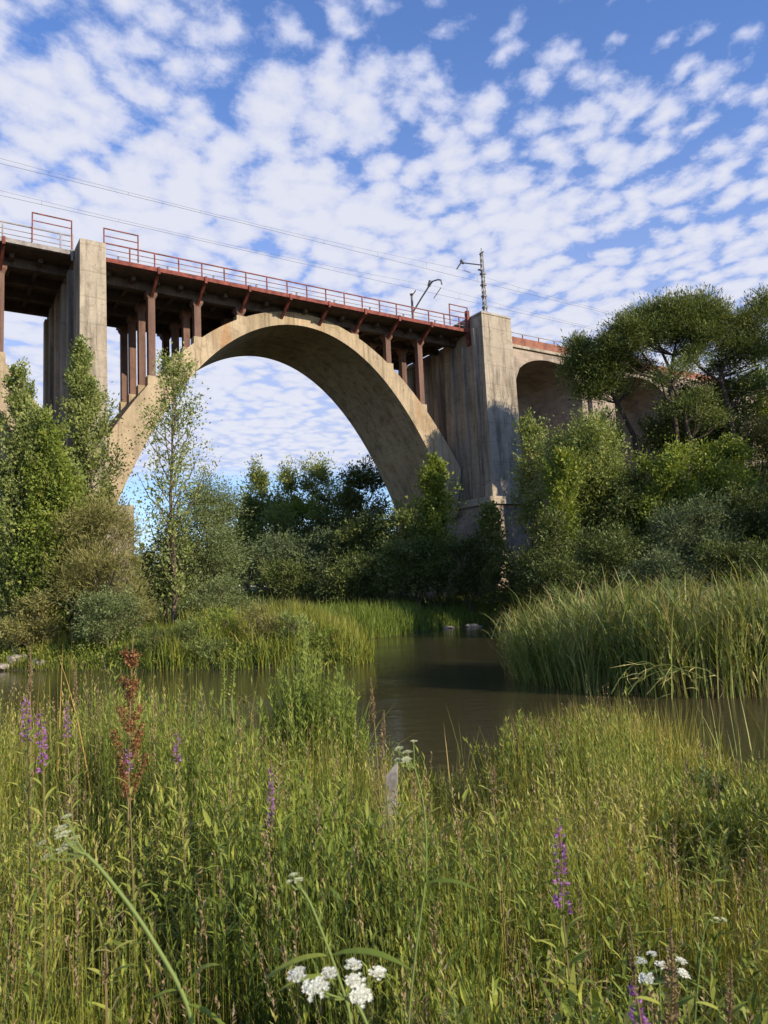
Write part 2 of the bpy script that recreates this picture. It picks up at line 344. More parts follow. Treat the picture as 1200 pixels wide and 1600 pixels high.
# ground
m, t, b, out = new_mat('earth')
tcn = N(t, 'ShaderNodeTexCoord')
g1 = noise(t, tcn.outputs['Object'], 0.5, 6, 0.65); g2 = noise(t, tcn.outputs['Object'], 9.0, 5, 0.7)
c = mixcol(t, map_range(t, g1, 0.4, 0.62), (0.085, 0.065, 0.038), (0.050, 0.062, 0.020))
c = mixcol(t, math_node(t, 'MULTIPLY', map_range(t, g2, 0.3, 0.75), 0.6), c, (0.075, 0.055, 0.035))
t.links.new(c, b.inputs['Base Color']); b.inputs['Roughness'].default_value = 0.95; b.inputs['Specular IOR Level'].default_value = 0.1
bp = N(t, 'ShaderNodeBump'); bp.inputs['Strength'].default_value = 0.8; bp.inputs['Distance'].default_value = 0.06
t.links.new(g2, bp.inputs['Height']); t.links.new(bp.outputs[0], b.inputs['Normal'])
M['earth'] = m

# river
m, t, b, out = new_mat('river_water')
tcn = N(t, 'ShaderNodeTexCoord')
mp = N(t, 'ShaderNodeMapping'); mp.inputs['Scale'].default_value = (1.0, 2.2, 1); mp.inputs['Rotation'].default_value = (0, 0, 0.25); t.links.new(tcn.outputs['Object'], mp.inputs[0])
w1 = noise(t, mp.outputs[0], 1.1, 4, 0.55, 0.4); w2 = noise(t, mp.outputs[0], 6.0, 3, 0.5, 0.2)
wm = noise(t, tcn.outputs['Object'], 0.22, 3, 0.5)
b.inputs['Base Color'].default_value = (0.046, 0.039, 0.018, 1); b.inputs['Roughness'].default_value = 0.07; b.inputs['IOR'].default_value = 1.33
t.links.new(map_range(t, wm, 0.4, 0.65, 0.05, 0.16), b.inputs['Roughness'])
bp = N(t, 'ShaderNodeBump'); bp.inputs['Strength'].default_value = 0.22; bp.inputs['Distance'].default_value = 0.05
t.links.new(math_node(t, 'ADD', w1, math_node(t, 'MULTIPLY', w2, 0.25)), bp.inputs['Height']); t.links.new(bp.outputs[0], b.inputs['Normal'])
M['water'] = m

# foliage palettes
G_ = {
 'meadow':  [(0.0, (0.060, 0.095, 0.012)), (0.35, (0.175, 0.200, 0.024)), (0.65, (0.300, 0.280, 0.044)), (0.86, (0.38, 0.31, 0.07)), (1.0, (0.38, 0.25, 0.10))],
 'forb':    [(0.0, (0.065, 0.105, 0.016)), (0.45, (0.172, 0.218, 0.032)), (0.8, (0.300, 0.315, 0.058)), (1.0, (0.36, 0.31, 0.10))],
 'reed':    [(0.0, (0.095, 0.140, 0.030)), (0.45, (0.215, 0.255, 0.062)), (0.8, (0.37, 0.34, 0.12)), (1.0, (0.46, 0.31, 0.15))],
 'poplar':  [(0.0, (0.070, 0.105, 0.026)), (0.5, (0.150, 0.195, 0.054)), (1.0, (0.270, 0.300, 0.105))],
 'lime':    [(0.0, (0.075, 0.120, 0.018)), (0.5, (0.175, 0.230, 0.036)), (1.0, (0.31, 0.33, 0.07))],
 'willow':  [(0.0, (0.070, 0.100, 0.036)), (0.5, (0.145, 0.185, 0.068)), (1.0, (0.245, 0.270, 0.115))],
 'tamarisk':[(0.0, (0.105, 0.105, 0.032)), (0.5, (0.205, 0.200, 0.062)), (1.0, (0.31, 0.280, 0.105))],
 'pale':    [(0.0, (0.095, 0.135, 0.035)), (0.5, (0.200, 0.245, 0.070)), (1.0, (0.340, 0.365, 0.130))],
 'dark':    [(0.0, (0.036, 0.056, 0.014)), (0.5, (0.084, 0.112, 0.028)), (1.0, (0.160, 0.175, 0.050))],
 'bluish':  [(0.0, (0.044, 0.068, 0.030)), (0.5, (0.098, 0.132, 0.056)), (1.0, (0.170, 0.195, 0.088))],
 'pine':    [(0.0, (0.044, 0.070, 0.016)), (0.5, (0.115, 0.150, 0.036)), (1.0, (0.235, 0.250, 0.075))],
}
for k, st in G_.items():
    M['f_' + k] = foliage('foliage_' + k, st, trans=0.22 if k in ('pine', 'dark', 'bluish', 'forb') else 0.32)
M['f_meadow'] = foliage('meadow_blades', G_['meadow'], (0.30, 0.23, 0.09), tip_from=0.7, tipmix=0.45, trans=0.22)
M['f_reed'] = foliage('reed_blades', G_['reed'], (0.33, 0.22, 0.11), tip_from=0.66, tipmix=0.85, trans=0.25)
M['f_dry'] = foliage('dry_yellow_leaf', [(0, (0.34, 0.22, 0.06)), (1, (0.42, 0.27, 0.08))], trans=0.3)
M['f_rust'] = foliage('dock_seed', [(0, (0.12, 0.050, 0.020)), (0.6, (0.21, 0.085, 0.032)), (1, (0.28, 0.15, 0.06))], trans=0.2)
M['f_brown'] = foliage('brown_seed', [(0, (0.15, 0.10, 0.05)), (0.6, (0.24, 0.17, 0.09)), (1, (0.33, 0.25, 0.15))], trans=0.15)
M['f_purple'] = foliage('purple_petal', [(0, (0.22, 0.075, 0.26)), (0.6, (0.36, 0.14, 0.42)), (1, (0.46, 0.25, 0.50))], trans=0.3)
M['f_white'] = foliage('white_petal', [(0, (0.52, 0.53, 0.42)), (1, (0.76, 0.76, 0.68))], trans=0.2)
M['f_cream'] = foliage('greenish_white_bud', [(0, (0.42, 0.45, 0.22)), (1, (0.62, 0.63, 0.42))], trans=0.2)
M['f_stem'] = foliage('green_stem', [(0, (0.12, 0.17, 0.04)), (1, (0.20, 0.25, 0.07))], trans=0.1)
M['f_redstem'] = foliage('reddish_stem', [(0, (0.15, 0.115, 0.05)), (1, (0.22, 0.16, 0.075))], trans=0.05)

# ------------------------------------------------------------------ terrain
WATER = np.array([(-90, 9.5), (-8, 8.8), (-3, 9.3), (-0.6, 9.0), (0.2, 8.2), (1.2, 8.2), (2.2, 9.5), (3.6, 9.2), (4.6, 8.0), (8, 8.0), (90, 6.0),
                  (110, 30), (40, 27), (17, 31), (10, 41), (8.6, 50), (7, 53), (3.2, 50), (1.2, 46), (-1.4, 42.8), (-2.2, 41), (-1.5, 34), (-0.8, 28), (-1.3, 27.0),
                  (-5, 27.4), (-9, 28.4), (-12, 30), (-17, 32.2), (-90, 52)])
def water_sd(p):
    p = np.asarray(p, float)[:, :2]; a = WATER; b2 = np.roll(WATER, -1, 0)
    best = np.full(len(p), 1e9); inside = np.zeros(len(p), bool)
    for (x0, y0), (x1, y1) in zip(a, b2):
        d = np.array([x1 - x0, y1 - y0]); q = p - (x0, y0)
        tt = np.clip((q @ d) / (d @ d), 0, 1); r = q - tt[:, None] * d
        best = np.minimum(best, (r ** 2).sum(1))
        cond = ((y0 > p[:, 1]) != (y1 > p[:, 1]))
        xi = x0 + (p[:, 1] - y0) * (x1 - x0) / (y1 - y0 if y1 != y0 else 1e-9)
        inside ^= cond & (p[:, 0] < xi)
    return np.where(inside, -1, 1) * np.sqrt(best)          # > 0 on land
def wob(p, f, s=0.0):
    x, y = p[:, 0] * f, p[:, 1] * f
    return (np.sin(x * 1.3 + y * 0.7 + s) + np.sin(-x * 0.6 + y * 1.7 + 2 * s + 1) + np.sin(x * 2.3 - y * 1.1 + 3 * s) * 0.6) / 2.6
def sstep(x, a, b): t_ = np.clip((x - a) / (b - a), 0, 1); return t_ * t_ * (3 - 2 * t_)
def ground(p):
    p = np.asarray(p, float).reshape(-1, np.shape(p)[-1])
    sd = water_sd(p) + wob(p, 0.9) * 0.35 * sstep(np.abs(p[:, 1] - 20), 7, 12)
    u, v = p[:, 0], p[:, 1]
    near = 1 - sstep(v, 12, 20)
    hn = 0.95 * (1 - np.exp(-np.maximum(sd, 0) / 3.2))
    far = 1.0 * (1 - np.exp(-np.maximum(sd, 0) / 1.6)) + 1.6 * sstep(sd, 3, 25)
    hill = 8.5 * sstep(u * 0.8 + v * 0.28, 17, 42) * sstep(v, 30, 52) * sstep(u, -2, 14)
    far = far + hill * sstep(sd, 0, 8) + 2.0 * sstep(v, 70, 130) + wob(p, 0.25, 1.0) * 0.35 * sstep(sd, 1, 6)
    z = np.where(near > 0.5, hn, far) + wob(p, 2.1, 2.0) * 0.05
    return np.where(sd > 0, z + 0.02, np.maximum(-1.2, sd * 0.45))
def gz(x, y): return float(ground(np.array([[x, y]]))[0])

def axis(fine, ext):
    a = list(fine); step = fine[1] - fine[0]
    lo, hi = a[0], a[-1]; s = step
    while hi < ext[1]: s *= 1.35; hi += s; a.append(hi)
    s = step
    while lo > ext[0]: s *= 1.35; lo -= s; a.insert(0, lo)
    return np.array(a)
gx = axis(np.arange(-34, 50, 0.6), (-4000, 4000)); gy = axis(np.arange(-3, 75, 0.6), (-4000, 5000))
GX, GY = np.meshgrid(gx, gy); P = np.stack([GX.ravel(), GY.ravel()], 1)
Zg = ground(P); V = np.column_stack([P, Zg]); nx = len(gx)
i = np.arange(len(gy) - 1)[:, None] * nx + np.arange(nx - 1)[None]
Q = np.stack([i, i + 1, i + nx + 1, i + nx], -1).reshape(-1, 4)
tag(link('ground', new_mesh('ground', V, Q, None, M['earth'], smooth=True)), kind='structure')
wv = MB().add([(-95, 4, 0), (115, 4, 0), (115, 60, 0), (-95, 60, 0)], [(0, 1, 2, 3)])
tag(wv.build('river', M['water']), kind='structure')

# ------------------------------------------------------------------ railway bridge
BR = math.radians(33.0)
bridge = empty('arch_bridge', (0, 0, 0), BR)
tag(bridge, 'tall concrete railway bridge with a wide arch, towers and red railings', 'bridge')
def b2w(X, Y, Z): return np.array([math.cos(BR) * X - math.sin(BR) * Y, math.sin(BR) * X + math.cos(BR) * Y, Z])
YF, YB = 48.0, 56.0                     # arch ring front and back
DF, DB = 46.4, 57.6                     # deck edges
def intr(x): return 22.75 - (0.0615 * x * x + 7.6e-5 * x ** 4)
def extr(x): return 23.72 - (0.049 * x * x + 2.0e-5 * x ** 4)
def arch(mid, name):
    # ring built from slices running across normals so both ends are square
    xs = np.linspace(-13.7, 13.7, 65)
    V = []
    for x in xs:
        xo = x * (1 + 0.055 * min(1, abs(x) / 13.7))
        for (xx, zz) in ((x, intr(x)), (xo, max(extr(xo), intr(x) + 0.2))):
            V += [(mid + xx, YF, zz), (mid + xx, YB, zz)]
    V = np.array(V); n = len(xs); Q = []
    for k in range(n - 1):
        a = k * 4; c_ = a + 4
        Q += [(a, c_, c_ + 2, a + 2), (a + 1, a + 3, c_ + 3, c_ + 1), (a, a + 1, c_ + 1, c_), (a + 2, c_ + 2, c_ + 3, a + 3)]
    Q += [(0, 2, 3, 1), (n * 4 - 4, n * 4 - 3, n * 4 - 1, n * 4 - 2)]
    ds = np.hypot(np.diff(xs), np.diff(intr(xs))); arc = np.concatenate([[0], np.cumsum(ds)])
    return MB().add(V, Q, tint=np.repeat(arc, 4)).build(name, M['arch'], bridge)
MID, MIDL = 24.65, -6.5
arch(MID, 'arch'); arch(MIDL, 'arch')
COLX = [13.45 + 3.157 * k for k in range(8)]
def span(mid, left):
    xs = [x - MID + mid for x in COLX]
    x0, x1 = (mid - 14.4, mid + 14.8) if left else (mid - 14.7, mid + 14.75)
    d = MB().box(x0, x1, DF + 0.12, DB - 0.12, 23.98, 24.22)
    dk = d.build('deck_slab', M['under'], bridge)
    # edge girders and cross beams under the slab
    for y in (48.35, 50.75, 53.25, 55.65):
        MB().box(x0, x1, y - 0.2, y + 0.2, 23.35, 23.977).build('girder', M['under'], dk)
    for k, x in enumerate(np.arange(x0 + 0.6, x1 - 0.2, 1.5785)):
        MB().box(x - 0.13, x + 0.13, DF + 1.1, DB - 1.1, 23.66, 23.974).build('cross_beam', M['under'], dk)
    fm = M['grey'] if left else M['red']
    MB().box(x0, x1, DF - 0.06, DF + 0.117, 24.02, 24.30).build('edge_beam', fm, bridge)
    MB().box(x0, x1, DB - 0.117, DB + 0.06, 24.02, 24.30).build('edge_beam', fm, bridge)
    for x in xs:
        ze = extr(x - mid)
        for j, y in enumerate((48.35, 50.75, 53.25, 55.65)):
            if ze < 22.9:
                w = 0.23
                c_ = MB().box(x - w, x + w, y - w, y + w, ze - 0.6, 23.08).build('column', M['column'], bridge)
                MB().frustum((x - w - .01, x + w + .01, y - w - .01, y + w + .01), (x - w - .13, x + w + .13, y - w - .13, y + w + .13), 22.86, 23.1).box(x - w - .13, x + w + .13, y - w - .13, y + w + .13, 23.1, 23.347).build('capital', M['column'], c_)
                if ze > 15.0:
                    MB().box(x - w - .1, x + w + .1, y - w - .1, y + w + .1, ze - 0.75, ze + 0.12 + 0.12 * abs(x - mid) / 10).build('column_base', M['arch'], c_)
            elif j in (0, 3):
                MB().box(x - .28, x + .28, y - .28, y + .28, min(ze, 23.3) - 0.3, 23.345).build('bearing_block', M['column'], bridge)
        for y, ye in ((48.15, DF), (55.85, DB)):
            zb = 23.0
            br_ = MB().bar((x, y, zb), (x, ye + (0.05 if ye == DF else -0.05), 24.0), 0.17, 0.2)
            br_.box(x - 0.085, x + 0.085, ye - 0.14, ye + 0.14, 23.85, 24.32)
            br_.build('bracket', M['red'], bridge)
def railing(x0, x1, y, mat, step=1.58, name='railing'):
    top = MB().box(x0, x1, y - 0.035, y + 0.035, 25.20, 25.27).build(name, mat, bridge)
    for z in (24.86, 24.54):
        MB().box(x0, x1, y - 0.018, y + 0.018, z - 0.018, z + 0.018).build('rail', M['grey'] if z < 24.7 else mat, top)
    for x in np.arange(x0 + 0.05, x1 + 0.01, step):
        MB().box(x - 0.04, x + 0.04, y - 0.032, y + 0.032, 24.30, 25.198).build('post', mat, top)
def refuge(x0, x1, y):
    f = MB()
    for x in (x0, x1): f.box(x - 0.035, x + 0.035, y - 0.035, y + 0.035, 24.32, 26.1)
    f.box(x0 - 0.035, x1 + 0.035, y - 0.03, y + 0.03, 26.1, 26.165)
    f.box(x0 + 0.036, x1 - 0.036, y - 0.022, y + 0.022, 25.62, 25.67)
    f.build('refuge_frame', M['red'], bridge)
span(MID, False); span(MIDL, True)
railing(9.98, 39.35, DF - 0.02, M['red']); railing(9.98, 39.35, DB + 0.02, M['red'])
railing(-21, 8.05, DF - 0.02, M['grey']); railing(-21, 8.05, DB + 0.02, M['grey'])
refuge(10.0, 12.1, DF - 0.16); refuge(5.9, 8.1, DF - 0.16); refuge(37.4, 39.3, DF - 0.16)
# left tower and its pier
tw = MB().frustum((8.22, 9.92, 44.6, 46.6), (8.3, 9.78, 44.72, 46.6), 0.5, 24.0).box(8.3, 9.78, 44.72, 46.6, 24.0, 24.42)
tw = tw.build('tower', M['tower'], bridge)
MB().box(9.6, 9.95, 46.30, 46.9, 22.9, 24.9).build('corner_post', M['red'], tw)
MB().box(8.08, 8.2, 46.22, 46.36, 23.6, 25.3).build('corner_post', M['grey'], tw)
pr = MB().box(8.35, 9.9, 46.603, 57.4, 0.5, 24.15).build('pier', M['pier'], bridge)
for y in (47.3, 49.6, 51.9, 54.2, 56.5):
    for xa, xb in ((8.05, 8.347), (9.903, 10.2)):
        MB().box(xa, xb, y - 0.38, y + 0.38, 0.5, 23.3).build('pilaster', M['pier'], pr)
MB().box(6.6, 11.7, 46.2, 57.8, 0.2, 8.6).build('plinth', M['tower'], bridge)
# right tower and its pier
tw = MB().frustum((39.35, 42.95, 44.5, 50.0), (39.5, 42.7, 44.7, 50.0), 9.8, 25.18)
tw.frustum((39.44, 42.76, 44.64, 50.05), (39.6, 42.6, 44.8, 49.9), 25.18, 25.42)
tw = tw.build('tower', M['tower'], bridge)
MB().box(39.25, 39.49, 46.2, 46.55, 22.9, 25.9).build('corner_post', M['red'], tw)
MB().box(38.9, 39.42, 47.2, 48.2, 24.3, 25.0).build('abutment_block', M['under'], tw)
pr = MB().box(39.65, 46.2, 50.003, 57.4, 9.8, 23.9).build('pier', M['pier'], bridge)
for y in (50.9, 53.0, 55.1, 57.0):
    MB().box(39.35, 39.647, y - 0.36, y + 0.36, 9.8, 23.4).build('pilaster', M['pier'], pr)
for y, z0, z1 in ((45.6, 10.0, 24.1), (47.2, 9.9, 23.0), (48.7, 9.9, 23.4)):
    MB().box(39.18, 39.46, y - 0.16, y + 0.16, z0, z1).build('pilaster', M['pier'], tw)
pl = MB().box(38.5, 43.7, 43.9, 57.9, 9.2, 9.8).build('plinth', M['tower'], bridge)
MB().box(38.7, 43.4, 44.15, 57.7, 1.0, 9.197).build('plinth_wall', M['masonry'], pl)
# hand rails of the track on the deck, and the low cable trough posts
for x in np.arange(11, 37.5, 3.157):
    MB().box(x - .05, x + .05, 46.75, 46.85, 24.22, 24.7).build('cable_post', M['darkmetal'], bridge)

# ------------------------------------------------------------------ approach viaduct
via = empty('approach_viaduct', (0, 0, 0), BR)
tag(via, 'brown masonry approach viaduct with dark arch openings behind the pines', 'viaduct')
prof = [(42.9, 2.0), (45.1, 2.0)]
xx = 45.1
for k in range(4):
    a, b_ = xx, xx + 8.3
    for s_ in np.linspace(0, 1, 17):
        prof.append((a + 8.3 * s_, 20.85 + 2.25 * math.sqrt(max(0, 1 - (2 * s_ - 1) ** 2))))
    prof.append((b_, 2.0)); xx = b_ + 4.6; prof.append((xx, 2.0))
prof.append((150, 2.0))
V = []; Q = []; T_ = []
for (x, z) in prof: V += [(x, 47.0, z), (x, 56.8, z), (x, 47.0, 23.75), (x, 56.8, 23.75)]
for k in range(len(prof) - 1):
    a = k * 4; c_ = a + 4
    if prof[k + 1][0] > prof[k][0] + 1e-6: Q += [(a, c_, c_ + 2, a + 2), (a + 1, a + 3, c_ + 3, c_ + 1), (a + 2, c_ + 2, c_ + 3, a + 3)]
    Q.append((a, a + 1, c_ + 1, c_))
MB().add(V, Q).build('wall', M['masonry'], via)
MB().box(42.8, 150, 46.8, 57.0, 23.753, 24.0).build('coping', M['tower'], via)
MB().box(42.8, 150, 46.86, 47.06, 24.003, 24.72).build('parapet', M['redpar'], via)
MB().box(42.8, 150, 56.74, 56.94, 24.003, 24.72).build('parapet', M['redpar'], via)
hr = MB().box(42.8, 95, 46.93, 46.98, 25.1, 25.15).build('handrail', M['grey'], via)
for x in np.arange(44.2, 95, 2.0): MB().box(x - .04, x + .04, 46.92, 46.99, 24.723, 25.098).build('post', M['redpar'], hr)
# impost bands and half piers on the spandrels
xx = 53.4
for k in range(3):
    MB().box(xx + 0.9, xx + 3.7, 46.55, 46.997, 2, 23.5).build('buttress', M['masonry'], via); xx += 12.9

# ------------------------------------------------------------------ catenary
def mast_lattice(name, label, X, Y, ztop):
    r = empty(name, b2w(X, Y, 24.2), BR); tag(r, label, 'catenary mast')
    h = ztop - 24.2; p = MB(); w = 0.14
    for sx_ in (-w, w):
        for sy_ in (-w, w): p.bar((sx_, sy_, 0), (sx_ * .6, sy_ * .6, h), 0.06)
    k = 0; z = 0.0
    while z < h - 0.5:
        f0, f1 = 1 - 0.4 * z / h, 1 - 0.4 * (z + 0.5) / h; q = w if k % 2 else -w
        p.bar((q * f0, -w * f0, z), (-q * f1, -w * f1, z + 0.5), 0.045); p.bar((q * f0, w * f0, z), (-q * f1, w * f1, z + 0.5), 0.045)
        p.bar((-w * f0, q * f0, z), (-w * f1, -q * f1, z + 0.5), 0.045); p.bar((w * f0, q * f0, z), (w * f1, -q * f1, z + 0.5), 0.045)
        z += 0.5; k += 1
    p.build('pole', M['steel'], r)
    for z in np.arange(2.2, h - 1.2, 1.05): MB().box(-.2, .2, -.2, .2, z, z + .16).build('clamp', M['darkmetal'], r)
    MB().bar((-.05, -.35, h - .1), (.05, .35, h - .1), 0.07).bar((0, 0, h - .2), (0, 0, h + .35), 0.06).build('cap', M['darkmetal'], r)
    return r, h
r, h = mast_lattice('catenary_mast', 'lattice steel catenary mast rising behind the right tower, arm pointing left', 43.05, 48.2, 32.75)
MB().tube([(0, 0, 7.3), (0, 1.4, 8.0), (0, 2.7, 8.65), (0, 3.0, 8.72), (0, 3.6, 8.4)], 0.06, 6).bar((0, 2.6, 8.55), (0, 2.85, 8.98), 0.2).build('arm', M['darkmetal'], r)
MB().tube([(0, .2, 6.9), (0, .55, 7.1)], 0.08, 8).tube([(0, 2.75, 8.8), (0, 3.0, 8.9)], .09, 8).build('insulator', M['insul'], r)
MB().bar((0, 1.7, 7.3), (0, 2.6, 7.9), 0.045).build('registration_arm', M['darkmetal'], r)
r2 = empty('catenary_mast', b2w(41.0, 56.4, 24.2), BR); tag(r2, 'short catenary pole with bent arm angled up right above the railing', 'catenary mast')
MB().tube([(0, 0, 0), (0, 0, 7.1)], [0.14, 0.11], 8).build('pole', M['darkmetal'], r2)
MB().tube([(0, 0, 5.4), (0.05, -1.6, 6.4), (0.05, -2.9, 7.1), (0.05, -3.4, 7.28), (.05, -4.2, 7.12), (.05, -4.65, 6.9), (.05, -4.75, 6.45)], 0.075, 6).bar((.05, -2.75, 7.0), (.05, -3.05, 7.5), 0.22).build('arm', M['darkmetal'], r2)
MB().bar((.05, -4.6, 6.2), (.05, -3.4, 5.6), 0.05).build('registration_arm', M['darkmetal'], r2)
MB().tube([(0, 0, 7.1), (0, 0, 7.3)], [.12, .2], 8).tube([(0, -.3, 7.2), (0, -.7, 7.4)], .05, 6).build('insulator', M['insul'], r2)

def wire(label, Y, zc0, zm0, zm1):
    o = empty('overhead_wire', b2w(0, Y, zm0), BR); pass
    tag(o, label, 'overhead wire')
    spans = [(-60, -6), (-6, 41.5), (41.5, 90)]
    mw = MB()
    for a, b_ in spans:
        xs = np.linspace(a, b_, 17); s_ = (xs - a) / (b_ - a)
        mw.tube(np.column_stack([xs, np.zeros(17), zm1 - zm0 - 0.55 * 4 * s_ * (1 - s_)]), 0.010, 4)
    mw.build('messenger_cable', M['darkmetal'], o)
    MB().tube([(-60, .05, zc0 - zm0), (15, -.05, zc0 - zm0), (90, .05, zc0 - zm0)], 0.014, 4).build('contact_cable', M['darkmetal'], o)
    for a, b_ in spans:
        for x in np.arange(a + 3, b_ - 1, 5.2):
            s_ = (x - a) / (b_ - a)
            MB().tube([(x, 0, zc0 - zm0), (x, 0, zm1 - zm0 - 0.55 * 4 * s_ * (1 - s_))], 0.010, 4).build('dropper', M['darkmetal'], o)
wire('upper pair of thin overhead railway wires crossing the sky from the left edge', 50.6, 31.2, 31.9, 31.95)
wire('lower pair of thin overhead railway wires just above the red railing', 53.4, 30.5, 31.2, 31.25)

# ------------------------------------------------------------------ trees and shrubs
def leaf_cloud(centers, cr, per, L, ratio, droop, outward, seedtint, flat=1.0, ref=None, updir=0.0, spray=0.9):
    n = len(centers) * per
    c = np.repeat(centers, per, 0); crr = np.repeat(np.broadcast_to(cr, (len(centers),)), per)
    g = RNG.normal(size=(n, 3)) * 0.5; g[:, 2] *= flat
    ow = np.repeat(outward, per, 0) + np.array([0, 0, 0.35]); g = g + ow * (RNG.normal(0.1, 0.75, n))[:, None] * spray
    p = c + g * crr[:, None]
    d = rvec(n) * 0.8 + np.repeat(outward, per, 0) * 0.7 + g * 0.6
    d[:, 2] += updir - droop
    nr = rvec(n) * 0.9 + np.array([S.x, S.y, S.z + 0.4]) * 0.35
    l = L * np.clip(np.exp(RNG.normal(0, 0.34, n)), .4, 1.7)
    d /= np.linalg.norm(d, axis=1)[:, None] + 1e-9; e = np.cross(d, nr); e /= np.linalg.norm(e, axis=1)[:, None] + 1e-9
    V = np.stack([p, p + d * (l * .58)[:, None] + e * (l * ratio * .9)[:, None], p + d * l[:, None] - e * (l * ratio * .28)[:, None]], 1).reshape(-1, 3)
    T_ = np.arange(n * 3).reshape(n, 3)
    tint = np.clip(np.repeat(seedtint, per) * 0.62 + RNG.uniform(-.06, 0.46, n), 0, 1)
    return V, T_, np.repeat(tint, 3)

def plant(name, label, cat, base, mat, trunk, lobes, L, nleaf, per=26, ratio=0.45, droop=0.15, cr=0.16, flat=1.0, bark='bark', group=None, twigs=10, fill=0.55, updir=0.0, lean=None, tr_n=7, spray=.8):
    """trunk: list of (pts, r0, r1); lobes: (cx,cy,cz,rx,ry,rz,weight) relative to base"""
    root = empty(name, base); tag(root, label, cat, group)
    tb = MB()
    for pts, r0, r1 in trunk: tb.tube(pts, np.linspace(r0, r1, len(pts)), tr_n)
    C_, O_, cw = [], [], []
    lw = np.array([l[6] * l[3] * l[5] for l in lobes]); lw = lw / lw.sum()
    for lo, w in zip(lobes, lw):
        k = max(3, int(nleaf * w / per))
        d = rvec(k); d[:, 2] = np.where(d[:, 2] < -0.35, -d[:, 2], d[:, 2])
        rr = RNG.uniform(0, 1, k) ** fill * RNG.uniform(0.78, 1.08, k)
        R = np.array(lo[3:6]); cc = np.array(lo[:3])
        C_.append(cc + d * R * rr[:, None]); O_.append(d); cw.append(np.full(k, cr * (lo[3] + lo[5]) / 2))
        # twigs from a trunk point to some of the clumps
        tp = np.array(trunk[0][0]); 
        for q in range(min(k, twigs)):
            e = C_[-1][q]; below = tp[tp[:, 2] < e[2] - 0.1]
            s_ = tp[np.argmin(np.abs(tp[:, 2] - (e[2] - 0.55 * np.hypot(*(e[:2] - tp[-1][:2])) - .2)))]
            md = (s_ + e) / 2 + np.array([0, 0, -0.08 * np.linalg.norm(e - s_)]) + RNG.normal(0, 0.03, 3) * np.linalg.norm(e - s_)
            r_ = trunk[0][1]
            tb.tube([s_, md, e], [r_ * 0.32, r_ * 0.2, r_ * 0.06], 4)
    tb.build('trunk', M[bark], root, smooth=True)
    C_ = np.concatenate(C_); O_ = np.concatenate(O_); cw = np.concatenate(cw)
    V, Q, ti = leaf_cloud(C_, cw, per, L, ratio, droop, O_, RNG.uniform(0, 1, len(C_)), flat, updir=updir, spray=spray)
    link('crown', new_mesh('crown', V, None, Q, mat, {'tint': ti}), root)
    return root

def px_tree(px, topy, wpx, depth, sink=0.15):
    b = spot(px, 900, depth); z = gz(b[0], b[1]); tp = spot(px, topy, depth)
    b[2] = z - sink
    off = np.array([tp[0] - b[0], 0, 0])
    return b, tp[2] - b[2], wpx / FPX * depth, off[0]

def wiggle(h, n=6, amp=0.03, dx=0.0):
    z = np.linspace(0, h, n); p = np.zeros((n, 3)); p[:, 2] = z
    p[1:, :2] = np.cumsum(RNG.normal(0, amp * h / n, (n - 1, 2)), 0); p[:, 0] += dx * z / h
    return p

